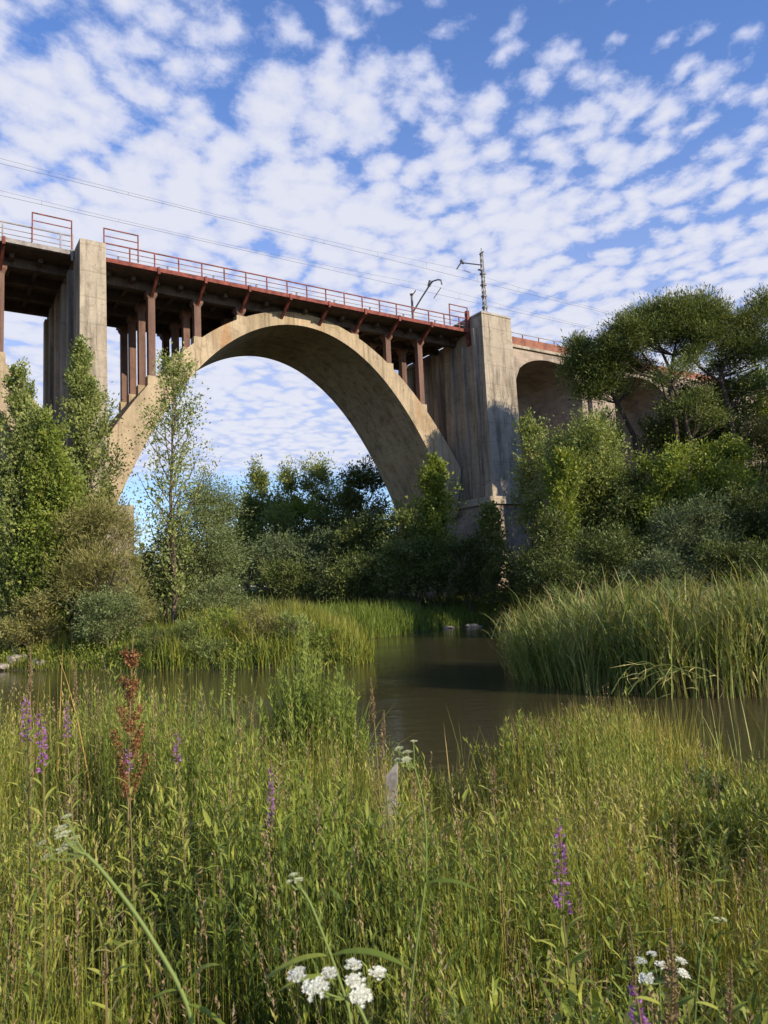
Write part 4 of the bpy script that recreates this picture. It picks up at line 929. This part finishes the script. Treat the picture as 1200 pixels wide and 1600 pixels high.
# leafy stems
def herbs(name, label, p, K, L0, L1, r0, r1, elm, hsc, s0=.22, pairs=False, tint0=.2):
    P3 = on_ground(p); n = len(p); v = p[:, 1]
    h = field_h(p) * RNG.uniform(.55, 1.05, n) * hsc
    az = RNG.uniform(0, 2 * np.pi, n); lean = np.abs(RNG.normal(0, .12, n))
    s_ = np.linspace(s0, 1.0, K)[None] * np.ones((n, 1)); hs = h[:, None]
    if pairs: s_[:, 1::2] = s_[:, 0::2]
    cx = P3[:, None, 0] + np.cos(az)[:, None] * lean[:, None] * hs * s_ ** 1.5; cy = P3[:, None, 1] + np.sin(az)[:, None] * lean[:, None] * hs * s_ ** 1.5; cz = P3[:, None, 2] + hs * s_
    c3 = np.stack([cx, cy, cz], -1).reshape(-1, 3); m_ = len(c3)
    la = ((np.arange(K)[None] * np.pi + (np.arange(K)[None] // 2) * 1.4 if pairs else np.arange(K)[None] * 2.4) + az[:, None] * 3 + RNG.normal(0, .4, (n, K))).ravel()
    el = np.clip(np.repeat(RNG.normal(elm, .2, n), K) + RNG.normal(0, .18, m_), .1, 1.4)
    d = np.stack([np.cos(la) * np.cos(el), np.sin(la) * np.cos(el), np.sin(el)], 1); nr = np.stack([-np.cos(la) * np.sin(el), -np.sin(la) * np.sin(el), np.cos(el)], 1) + rvec(m_) * .35
    sf = s_.ravel(); vv = np.repeat(v, K)
    lsz = np.repeat(np.exp(RNG.normal(0, .18 if pairs else .26, n)) * (1 + .38 * wob(p, 1.6, 5)), K); L = RNG.uniform(L0, L1, m_) * lsz * (1.15 - .5 * sf) * (1 + .05 * vv)
    Wd = L * np.repeat(RNG.uniform(r0, r1, n), K) * RNG.uniform(.8, 1.2, m_)
    if pairs: V, Q = lance_leaves(c3, d, nr, L, Wd, RNG.uniform(.05, .6, m_))
    else: V, Q = leaf_quads(c3, d, nr, L, np.maximum(Wd, .0011 * vv))
    tt = np.clip(np.repeat(tint0 - .08 + .62 * np.clip(.5 + .7 * wob(p, 1.4, 8), 0, 1) + RNG.normal(0, .15, n), K) + .2 * sf + RNG.normal(0, .1, m_), 0, 1)
    Vb, Qb, Tb, ab, _ = blades(P3, h * 1.02, np.maximum(.0035, .0008 * v), az, lean * 1.6, np.clip(RNG.normal(.55, .3, n), 0, 1))
    o = link(name, new_mesh(name, np.concatenate([V, Vb]), np.concatenate([Q, Qb + len(V)]), Tb + len(V), M['f_forb'], {'tint': np.concatenate([np.repeat(tt, 12 if pairs else 4), ab])}, smooth=pairs))
    tag(o, label, 'herbs', kind='stuff')
p = meadow_points(23000); p = p[~gap(p)]; p = p[RNG.uniform(0, 1, len(p)) < .10 + .90 * sstep(wob(p, 1.25, 12), -.25, .25)]
herbs('meadow_herbs', 'leafy wild herbs growing through the foreground grass', p, 22, .037, .074, .09, .22, 1.0, 1.0, tint0=.15)
p = meadow_points(3300); p = p[(p[:, 1] < 4.5) & (wob(p, 1.3, 3) > -.3)]
herbs('coarse_herbs', 'coarser paired leaf stems standing above the near grass', p, 16, .05, .09, .12, .21, .85, 1.06, .25, True, .26)
p = meadow_points(9000); P3 = on_ground(p); n = len(p)
stuff_blades('dead_grass', 'bent straw coloured dead blades tangled in the meadow', 'dead grass', P3, field_h(p) * RNG.uniform(.5, 1.05, n), np.maximum(.004, .001 * p[:, 1]), RNG.uniform(.5, 1.7, n), RNG.uniform(.8, 1.0, n), M['f_meadow'])
# dry seed stalks
p = meadow_points(900); P3 = on_ground(p); n = len(p); h = field_h(p) * RNG.uniform(.85, 1.22, n); az = RNG.uniform(0, 6.28, n); bd = RNG.uniform(0, .25, n)
Vb, Qb, Tb, ab, _ = blades(P3, h, np.maximum(.003, .0007 * p[:, 1]), az, bd, RNG.uniform(.3, 1, n))
K = 22; sf = np.linspace(.72, 1.0, K)[None] * np.ones((n, 1)); hs = h[:, None]
c3 = np.stack([P3[:, None, 0] + np.cos(az)[:, None] * hs * bd[:, None] * .62 * sf ** 2, P3[:, None, 1] + np.sin(az)[:, None] * hs * bd[:, None] * .62 * sf ** 2, P3[:, None, 2] + hs * (sf - .35 * bd[:, None] * sf ** 2.4)], -1).reshape(-1, 3)
m_ = len(c3); d = rvec(m_); d[:, 2] = np.abs(d[:, 2]) + .8
vv = np.repeat(p[:, 1], K)
V, Q = leaf_quads(c3, d, rvec(m_), RNG.uniform(.010, .02, m_) * (1 + .08 * vv), RNG.uniform(.004, .007, m_) * (1 + .12 * vv))
o = link('seed_stalks', new_mesh('seed_stalks', np.concatenate([V, Vb]), np.concatenate([Q, Qb + len(V)]), Tb + len(V), M['f_brown'], {'tint': np.concatenate([np.repeat(RNG.uniform(0, 1, m_), 4), ab])}))
tag(o, 'dry brown seed stalks scattered through the meadow', 'seed stalks', kind='stuff')

# ------------------------------------------------------------------ single plants of the foreground
def curve_pts(a, b, bow, n=9):
    ts = np.linspace(0, 1, n)[:, None]; return (1 - ts) * a + ts * b + np.array(bow) * (4 * ts * (1 - ts))
def ground_under(top, du=0.0, dv=0.0): return np.array([top[0] + du, top[1] + dv, gz(top[0] + du, top[1] + dv) - .02])
def lance(q, d, l, w, droop=.35):
    """one arching lanceolate leaf"""
    d = np.array(d, float); d /= np.linalg.norm(d); e = np.cross(d, [0, 0, 1.0]); e /= np.linalg.norm(e) + 1e-9
    ss = np.linspace(0, 1, 7); sp_ = np.array(q)[None] + d[None] * (l * ss)[:, None] + np.array([0, 0, -1.0])[None] * (l * droop * ss ** 2)[:, None]
    ww = w * np.sin(np.pi * np.clip(ss * .92 + .06, 0, 1)) ** .8; up_ = np.cross(e, d)
    V = np.stack([sp_ - e * ww[:, None] / 2 + up_ * ww[:, None] * .18, sp_, sp_ + e * ww[:, None] / 2 + up_ * ww[:, None] * .18], 1).reshape(-1, 3)
    Q = [(i_ * 3 + k_, i_ * 3 + k_ + 1, i_ * 3 + k_ + 4, i_ * 3 + k_ + 3) for i_ in range(6) for k_ in range(2)]
    return V, Q
def stem_leaves(mb, pts, n, L, ratio=.2, s0=.1, s1=.7, el=.7):
    m_ = len(pts)
    for k in range(n):
        s_ = s0 + (s1 - s0) * (k // 2) / max(1, n // 2 - 1); i_ = s_ * (m_ - 1); i0 = int(i_); q = pts[i0] + (pts[min(m_ - 1, i0 + 1)] - pts[i0]) * (i_ - i0)
        a = (k % 2) * math.pi + (k // 2) * 1.57 + random.uniform(-.3, .3); d = np.array([math.cos(a) * math.cos(el), math.sin(a) * math.cos(el), math.sin(el)]); nr = np.array([-math.cos(a) * math.sin(el), -math.sin(a) * math.sin(el), math.cos(el)])
        l = L * random.uniform(.7, 1.2)
        V, Q = lance(q, d, l, l * ratio, .25); mb.add(V, Q, tint=random.uniform(.2, .9))
def loosestrife(px, top, bot, depth, label, lean=0.0, nfl=None, r=0.016):
    tp = spot(px, top, depth); bt = spot(px + lean, bot, depth); g = ground_under(bt, random.uniform(-.06, .06), 0)
    root = empty('loosestrife', g); tag(root, label, 'flower', 'purple loosestrife in the meadow')
    pts = curve_pts(np.zeros(3), bt - g, (.01, 0, 0), 7); pts2 = curve_pts(bt - g, tp - g, (.004, 0, 0), 6)
    MB().tube(np.concatenate([pts, pts2[1:]]), np.linspace(.0032, .0012, 12), 5).build('stem', M['f_redstem'], root)
    lf = MB(); stem_leaves(lf, pts, 44, .07, .18, .2, 1.0); lf.build('foliage', M['f_forb'], root)
    H_ = np.linalg.norm(tp - bt); K = int(H_ / .011); fl = MB(); bud = MB()
    for k in range(K):
        s_ = k / K; c_ = bt - g + (tp - bt) * s_; big = 1 - .6 * s_
        for j in range(6):
            a = random.uniform(0, 6.28); o_ = np.array([math.cos(a), math.sin(a), .35])
            if random.random() < (.62 if s_ < .85 else .15):
                q = c_ + o_ * r * .55 * big + RNG.normal(0, .0015, 3)
                for t_ in range(3):
                    d_ = o_ + rvec(1)[0] * .8; V, Q = leaf_quads(q[None], d_[None], rvec(1), np.array([.0105 * (0.6 + .6 * big)]), np.array([.0055])); fl.add(V, Q, tint=random.random())
            else:
                V, Q = leaf_quads((c_ + o_ * .003)[None], o_[None], rvec(1), np.array([.009]), np.array([.004])); bud.add(V, Q, tint=random.random())
    fl.build('blossom', M['f_purple'], root); 
    if bud.n: bud.build('bud_cluster', M['f_redstem'], root)
loosestrife(42, 1085, 1160, 2.3, 'purple loosestrife spike nearest the left edge')
loosestrife(62, 1105, 1205, 2.25, 'tall purple loosestrife spike just right of the leftmost one', lean=6)
loosestrife(105, 1095, 1150, 3.0, 'faint lilac loosestrife right of the pair at the left edge', r=.010)
loosestrife(201, 1168, 1206, 2.6, 'small purple loosestrife below the rust red dock')
loosestrife(277, 1140, 1190, 3.0, 'pale purple loosestrife right of the rust red dock', r=.012)
loosestrife(423, 1185, 1290, 3.0, 'slim purple loosestrife left of the middle', r=.011)
loosestrife(872, 1275, 1430, 1.75, 'large purple loosestrife standing alone right of the middle', lean=8, r=.021)
loosestrife(988, 1535, 1620, 1.25, 'purple loosestrife cut off by the bottom edge on the right', lean=14, r=.013)

def umbel(label, stem_px, heads, depth, mat='f_white', fl=.0030, rad=.0098, hub=None, stem_r=.0019, leaves=()):
    pts = np.array([spot(x, y, depth + (z if z else 0)) for x, y, z in stem_px])
    g = ground_under(pts[0]); root = empty('umbel_flower', g); tag(root, label, 'flower')
    full = np.concatenate([[np.zeros(3)], pts - g]); tt = np.linspace(0, 1, len(full)); ti_ = np.linspace(0, 1, 24)
    sm = np.column_stack([np.interp(ti_, tt, full[:, k]) for k in range(3)])
    for _ in range(3): sm[1:-1] = (sm[:-2] + sm[1:-1] * 2 + sm[2:]) / 4
    MB().tube(sm, np.linspace(stem_r * 1.15, stem_r * .75, 24), 7).build('stem', M['f_stem'], root, smooth=True)
    hb = sm[-1]
    for (x, y, dz, sc) in heads:
        c_ = spot(x, y, depth + dz) - g; ax = c_ - hb; ax[2] += .02; ax /= np.linalg.norm(ax)
        up = np.array([0, -.25, 1.0]); ax = ax * .4 + up * .6; ax /= np.linalg.norm(ax)
        base_ = c_ - ax * .006
        MB().tube(curve_pts(hb, base_, (0, 0, -.004), 6), .0011, 5).build('ray', M['f_stem'], root)
        hd = MB(); R_ = rad * sc
        for k in range(int(60 * sc)):
            d_ = rvec(1)[0]; d_ = d_ + ax * 1.1; d_ /= np.linalg.norm(d_); side = d_ - ax * (d_ @ ax)
            q = base_ + ax * R_ * .35 * (d_ @ ax) + side * R_ * random.uniform(.4, 1.25)
            for j in range(5):
                a = 1.257 * j + random.random() * .4; e1 = np.cross(ax, [1, 0, 0.2]); e1 /= np.linalg.norm(e1); e2 = np.cross(ax, e1)
                pd = e1 * math.cos(a) + e2 * math.sin(a) + ax * .35
                V, Q = leaf_quads(q[None], pd[None], (ax + rvec(1)[0] * .2)[None], np.array([fl]), np.array([fl * .75])); hd.add(V, Q, tint=random.random())
        hd.build('flower_head', M[mat], root)
        for k in range(4):
            pass
    if leaves:
        lf = MB()
        for (i_, dx, dz, l) in leaves:
            q = sm[i_]; d_ = np.array([dx, -.1, dz]); V, Q = lance(q, d_, l, l * .17, .4); lf.add(V, Q, tint=random.random() * .6)
        lf.build('foliage', M['f_forb'], root)
umbel('white umbel flower heads at the bottom edge in the middle', [(590, 1640, 0), (560, 1570, 0), (540, 1560, .02)],
      [(463, 1518, -.02, .9), (492, 1540, -.05, 1.25), (513, 1516, 0, .9), (553, 1501, .02, .95), (554, 1527, 0, .95), (564, 1551, -.04, 1.15), (592, 1515, .02, 1.0)], .80)
umbel('large greenish white umbel bud on a thick arching stem at the left', [(315, 1640, 0), (285, 1545, 0), (215, 1430, 0), (160, 1360, 0), (135, 1335, 0)],
      [(103, 1270, 0, .55), (97, 1300, -.01, .9), (103, 1318, 0, 1.1), (112, 1306, .01, .8), (70, 1333, 0, .6), (62, 1312, 0, .5), (95, 1288, 0, .7)], .85, 'f_cream', leaves=[(9, .8, 1.0, .07), (9, -1, .1, .04), (8, 1, -.2, .05)], stem_r=.0025)
umbel('small white umbel on a long thin stem in the middle of the meadow', [(632, 1640, 0), (650, 1480, 0), (668, 1360, 0), (664, 1260, 0), (648, 1200, 0)],
      [(622, 1167, 0, .9), (636, 1172, 0, .9), (620, 1184, 0, .8), (634, 1184, -.02, 1.0), (646, 1155, 0, .6)], 1.45, 'f_cream', leaves=[(13, 1, .25, .11), (13, .6, .9, .08)])
umbel('small cluster of white umbel flowers near the bottom right', [(1030, 1640, 0), (1032, 1570, 0), (1030, 1535, 0)],
      [(1001, 1498, 0, .7), (1010, 1526, -.02, .9), (1019, 1486, .02, .7), (1033, 1504, 0, .8), (1064, 1497, 0, .7), (1069, 1518, -.02, .8)], 1.25, rad=.012)
umbel('single pale umbel stem bending over right of the white cluster', [(1082, 1640, 0), (1090, 1540, 0), (1098, 1460, 0), (1108, 1436, 0)], [(1122, 1432, 0, .5), (1132, 1433, 0, .5)], 1.3, 'f_cream', stem_r=.0014)
umbel('budding umbel stem leaning left above the bottom middle white flowers', [(560, 1620, 0), (520, 1500, 0), (485, 1410, 0), (470, 1388, 0)], [(458, 1362, 0, .5), (465, 1370, 0, .6), (452, 1372, 0, .4)], .95, 'f_cream', leaves=[(12, -1.0, .1, .09), (12, 1.0, .25, .10), (10, -.9, .3, .08)])

def spike(name, label, px, top, bot, depth, mat, r=.010, stem='f_redstem', lean=0, leaves=10, gx_=0.0, dens=1.0):
    tp = spot(px, top, depth); bt = spot(px + lean, bot, depth); g = ground_under(bt, gx_, 0); root = empty(name, g); tag(root, label, 'seed head')
    pts = np.concatenate([curve_pts(np.zeros(3), bt - g, (.012, 0, 0), 7), curve_pts(bt - g, tp - g, (.003, 0, 0), 5)[1:]])
    MB().tube(pts, np.linspace(.0036, .0012, len(pts)) * max(1, r / .010), 5).build('stem', M[stem], root)
    H_ = np.linalg.norm(tp - bt); hd = MB(); K = int(H_ / (r * .45) * dens)
    for k in range(K):
        s_ = (k + .5) / K; c_ = bt - g + (tp - bt) * s_; rr = r * (1 - .75 * s_ ** 2) * random.uniform(.7, 1.2)
        for j in range(7):
            a = random.uniform(0, 6.28); d_ = np.array([math.cos(a), math.sin(a), .9]); V, Q = leaf_quads((c_ + d_ * rr * .25)[None], d_[None], rvec(1), np.array([rr * 1.1]), np.array([rr * .55])); hd.add(V, Q, tint=random.random())
    hd.build('seed_spike', M[mat], root)
    if leaves:
        lf = MB(); stem_leaves(lf, pts[:8], leaves, .06 * max(1, depth / 4), .22, .3, .95); lf.build('foliage', M['f_forb'], root)
spike('seed_head', 'tallest green brown seed spike against the dark water', 579, 1058, 1130, 3.6, 'f_brown', .013, lean=6)
spike('seed_head', 'second brown seed spike right of the tallest one', 600, 1110, 1165, 3.7, 'f_brown', .015, lean=-2)
spike('seed_head', 'thick grey brown seed spike at the bottom right between white flowers', 1048, 1450, 1610, 1.05, 'f_brown', .011)
spike('seed_head', 'thin brown seed spike left of the small white cluster', 983, 1440, 1560, 1.3, 'f_brown', .006, lean=10)
spike('seed_head', 'mauve brown seed spike near the bottom right corner', 1142, 1498, 1610, 1.2, 'f_brown', .007, lean=-4)
spike('seed_head', 'brown seed stalk with paired leaves in the right half of the meadow', 772, 1195, 1240, 2.6, 'f_brown', .010, lean=-2, leaves=16)
spike('seed_head', 'pinkish seed spike low in the bottom left meadow', 165, 1480, 1540, 1.5, 'f_brown', .006)
spike('seed_head', 'tall grey seed stalk rising above the water at the left', 370, 1010, 1090, 6.2, 'f_forb', .03, lean=-8, leaves=8, stem='f_stem', dens=.5)
spike('seed_head', 'thin grey seed stalk beside the tall one at the left', 350, 1030, 1100, 6.4, 'f_forb', .03, leaves=8, stem='f_stem', dens=.5)
spike('seed_head', 'pale grey brown stalk with seeds near the left edge', 47, 1010, 1085, 4.2, 'f_brown', .016, leaves=8)
spike('seed_head', 'lilac grey seed stalk between the yellow leaves and the dock', 118, 1030, 1100, 4.8, 'f_brown', .013)
# rust red dock
g = ground_under(spot(203, 1100, 3.4)); root = empty('dock_plant', g); tag(root, 'rust red dock plant gone to seed in front of the water', 'dock plant')
tp = spot(208, 992, 3.4) - g; pts = curve_pts(np.zeros(3), tp, (-.02, 0, 0), 12); MB().tube(pts, np.linspace(.006, .002, 12), 6).build('stem', M['f_redstem'], root)
for k in range(15):
    s_ = .56 + .42 * k / 14; q = pts[int(s_ * 11)]; a = k * 2.4; ln = (.20 * (1 - (s_ - .56) / .5) + .03); e = q + np.array([math.cos(a) * ln * .38, math.sin(a) * ln * .38, ln * .95])
    MB().tube([q, (q + e) / 2 + [math.cos(a) * .012, math.sin(a) * .012, 0], e], [.0022, .0016, .001], 4).build('branch', M['f_redstem'], root)
    sd_ = MB()
    for j in range(int(60 + 700 * ln)):
        c_ = q + (e - q) * random.uniform(.15, 1) + RNG.normal(0, .009, 3); l = random.uniform(.008, .015)
        V, Q = leaf_quads(c_[None], rvec(1), rvec(1), np.array([l]), np.array([l * .8])); sd_.add(V, Q, tint=random.random())
    sd_.build('seed_cluster', M['f_rust'], root)
# yellow sword leaves
for k, (x, top, dp, bd, lab) in enumerate([(43, 985, 5.2, .03, 'yellow sword leaf nearest the left edge'), (86, 1000, 5.6, .02, 'shorter of the two upright yellow leaves left of the dock'), (95, 985, 5.7, .02, 'taller of the two upright yellow leaves left of the dock'),
                                           (152, 1000, 5.4, .35, 'yellow leaf with folded tip just left of the dock'), (281, 1000, 6.0, .02, 'orange yellow leaf against the water right of the dock'), (276, 1022, 6.0, .12, 'short orange leaf beside the tall one right of the dock'), (296, 1060, 5.6, .03, 'short yellow leaf low right of the dock')]):
    b0 = spot(x, 1200, dp); g = np.array([b0[0], b0[1], gz(b0[0], b0[1]) - .02]); hh_ = spot(x, top, dp)[2] - g[2]
    stalks('sword_leaf', lab, 'leaf', g, [(0, 0, hh_ * (1 + .3 * bd), bd, math.pi * (.5 if bd < .1 else .78) + random.uniform(-.2, .2), .6)], M['f_dry'], 'yellowed sword leaves by the water', w=.015)
# cattail clumps at the near edge
def clump(name, label, cat, px, dp, topy, n, spread, mat, w, group=None, bend=.35):
    b0 = spot(px, 1150, dp); g = np.array([b0[0], b0[1], gz(b0[0], b0[1]) - .05]); hh_ = spot(px, topy, dp)[2] - g[2]
    return stalks(name, label, cat, g, [(RNG.normal(0, spread), RNG.normal(0, spread), hh_ * random.uniform(.6, 1.1), random.uniform(.03, bend), random.uniform(0, 6.28), random.uniform(.1, .75)) for _ in range(n)], M[mat], group, w)
clump('cattail_clump', 'green cattail clump rising from the water near the right edge', 'cattail', 1125, 8.6, 1085, 26, .30, 'f_reed', .020)
clump('cattail_clump', 'green cattail blades against the dark water left of the rushes', 'cattail', 716, 8.3, 1105, 12, .13, 'f_reed', .016)
clump('cattail_clump', 'green cattail blades at the right picture edge', 'cattail', 1192, 8.4, 1080, 14, .2, 'f_reed', .020)
# tall weed clumps at the water's edge (stems with many small leaves)
def weed(label, px, dp, topy, wpx, n, mat='f_lime'):
    b0 = spot(px, 1150, dp); g = np.array([b0[0], b0[1], max(0, gz(b0[0], b0[1])) - .05]); hh_ = spot(px, topy, dp)[2] - g[2]; wd = wpx / FPX * dp
    root = empty('tall_weed', g); tag(root, label, 'weed clump')
    st = MB(); lf = MB()
    for k in range(n):
        bx, by = RNG.normal(0, wd * .16), RNG.normal(0, wd * .16); ex = bx * 2.1 + RNG.normal(0, wd * .08); ey = by * 2 + RNG.normal(0, .08); h_ = hh_ * random.uniform(.6, 1.05) * (1 - .35 * min(1, abs(ex) / (wd * .55)))
        pts = curve_pts(np.array([bx, by, 0]), np.array([ex, ey, h_]), (-(ex - bx) * .12, 0, 0), 8); st.tube(pts, np.linspace(.005, .002, 8), 4)
        m_ = 80; s_ = RNG.uniform(.12, 1, m_); i_ = s_ * 7; i0 = np.minimum(i_.astype(int), 6); c_ = pts[i0] + (pts[i0 + 1] - pts[i0]) * (i_ - i0)[:, None]
        d_ = rvec(m_); d_[:, 2] = np.abs(d_[:, 2]) * .8 + .9; l = RNG.uniform(.06, .13, m_) * (1.2 - .6 * s_)
        V, Q = leaf_quads(c_, d_, rvec(m_), l, l * .2); lf.add(V, Q, tint=np.repeat(np.clip(RNG.normal(.4, .2, m_) + .2 * s_, 0, 1), 4))
    nb_ = n * 5; bp_ = np.column_stack([RNG.normal(0, wd * .2, nb_), RNG.normal(0, wd * .18, nb_), np.zeros(nb_)])
    V, Q, T_, tv, _ = blades(bp_, hh_ * RNG.uniform(.45, 1.0, nb_) * (1 - .4 * np.minimum(1, np.abs(bp_[:, 0]) / (wd * .5))), RNG.uniform(.008, .014, nb_), np.where(bp_[:, 0] > 0, 0, np.pi) + RNG.normal(0, .8, nb_), np.abs(RNG.normal(0, .3, nb_)), np.clip(RNG.normal(.45, .2, nb_), 0, 1), RNG.uniform(0, .15, nb_))
    lf.add(V, Q, T_, tint=tv)
    st.build('stem_bundle', M['f_stem'], root); lf.build('foliage', M[mat], root)
weed('tall bushy weed clump at the water edge left of the middle', 478, 8.4, 985, 130, 120)
weed('right side of the bushy weeds leaning over the dark water', 535, 8.0, 1030, 70, 50)
weed('bushy rush and weed clump on the near bank right of the middle', 925, 8.0, 1100, 110, 70, 'f_forb')
weed('yellow green bush at the near water edge right of the middle', 820, 8.1, 1112, 130, 70, 'f_forb')
weed('small leafy weed with pale top near the right water edge', 1105, 6.4, 1185, 50, 14, 'f_willow')
# rushes on the near bank
p = np.column_stack([RNG.normal(0, .55, 2600) + 2.0, RNG.normal(0, .45, 2600) + 8.1]); p = p[water_sd(p) > -.2]; P3 = on_ground(p)
stuff_blades('rushes', 'stiff yellow tipped rushes on the near bank right of the middle', 'rushes', P3, RNG.uniform(.6, 1.12, len(p)), RNG.uniform(.006, .010, len(p)), RNG.uniform(0, .3, len(p)), RNG.normal(.62, .18, len(p)), M['f_meadow'], tilt=RNG.uniform(0, .25, len(p)))

# weathered stake and rocks
g = spot(604, 1225, 5.6); g[2] = gz(g[0], g[1]); root = empty('broken_stake', g); tag(root, 'short weathered grey stake leaning in the grass by the water', 'stake')
h_ = spot(604, 1190, 5.6)[2] - g[2]
MB().add([(-.06, -.04, -.1), (.05, -.04, -.1), (.05, .05, -.1), (-.06, .05, -.1), (-.01, -.02, h_ * .86), (.085, -.03, h_), (.09, .05, h_ * .97), (0, .05, h_ * .82)], [(0, 3, 2, 1), (4, 5, 6, 7), (0, 1, 5, 4), (1, 2, 6, 5), (2, 3, 7, 6), (3, 0, 4, 7)]).build('post', M['wood'], root)
def rock(label, px, py, dp, r, sq=.6, group=None):
    c_ = spot(px, py, dp); c_[2] = max(gz(c_[0], c_[1]), -.05) + r * .12
    import bmesh
    bm = bmesh.new(); bmesh.ops.create_icosphere(bm, subdivisions=2, radius=r)
    a = RNG.normal(size=(5, 3))
    for v_ in bm.verts:
        d_ = np.array(v_.co) / r; f_ = 1 + .18 * math.sin(3 * d_ @ a[0]) + .12 * math.sin(5 * d_ @ a[1]); v_.co = Vector(d_ * r * f_); v_.co.z *= sq
    me = bpy.data.meshes.new('rock'); bm.to_mesh(me); bm.free(); me.materials.append(M['stone'])
    o = link('rock', me); o.location = tuple(c_); tag(o, label, 'rock', group)
rock('pale flat rock at the left edge of the waterline', 8, 1040, 31.9, .42, .4)
rock('brown rock on the left waterline under the yellowish shrub', 30, 1032, 32.3, .5, .5)
rock('small rock right of the brown one on the left waterline', 62, 1036, 31.4, .3, .5)
rock('pale boulder at the foot of the airy poplar trunk', 222, 968, 34.6, .5, .7)
rock('white stone just right of the airy poplar trunk', 252, 972, 34.2, .34, .7)
rock('low stone at the end of the channel by the grass patch', 700, 985, 50.3, .45, .35)
rock('flat stone right of the low one at the end of the channel', 738, 980, 51.0, .6, .3)
# tree stump on the left bank
g = spot(27, 985, 33.5); g[2] = gz(g[0], g[1]) - .1; root = empty('tree_stump', g); tag(root, 'grey dead tree stump standing near the left edge', 'stump')
MB().tube([(0, 0, 0), (.03, 0, .6), (-.03, .02, 1.3), (.02, 0, 1.75)], [.30, .22, .20, .12], 9).build('trunk', M['barkpale'], root, smooth=True)
print('TRIS', sum(sum(len(p_.vertices) - 2 for p_ in m_.polygons) if len(m_.polygons) < 5000 else len(m_.loops) - 2 * len(m_.polygons) for m_ in bpy.data.meshes))
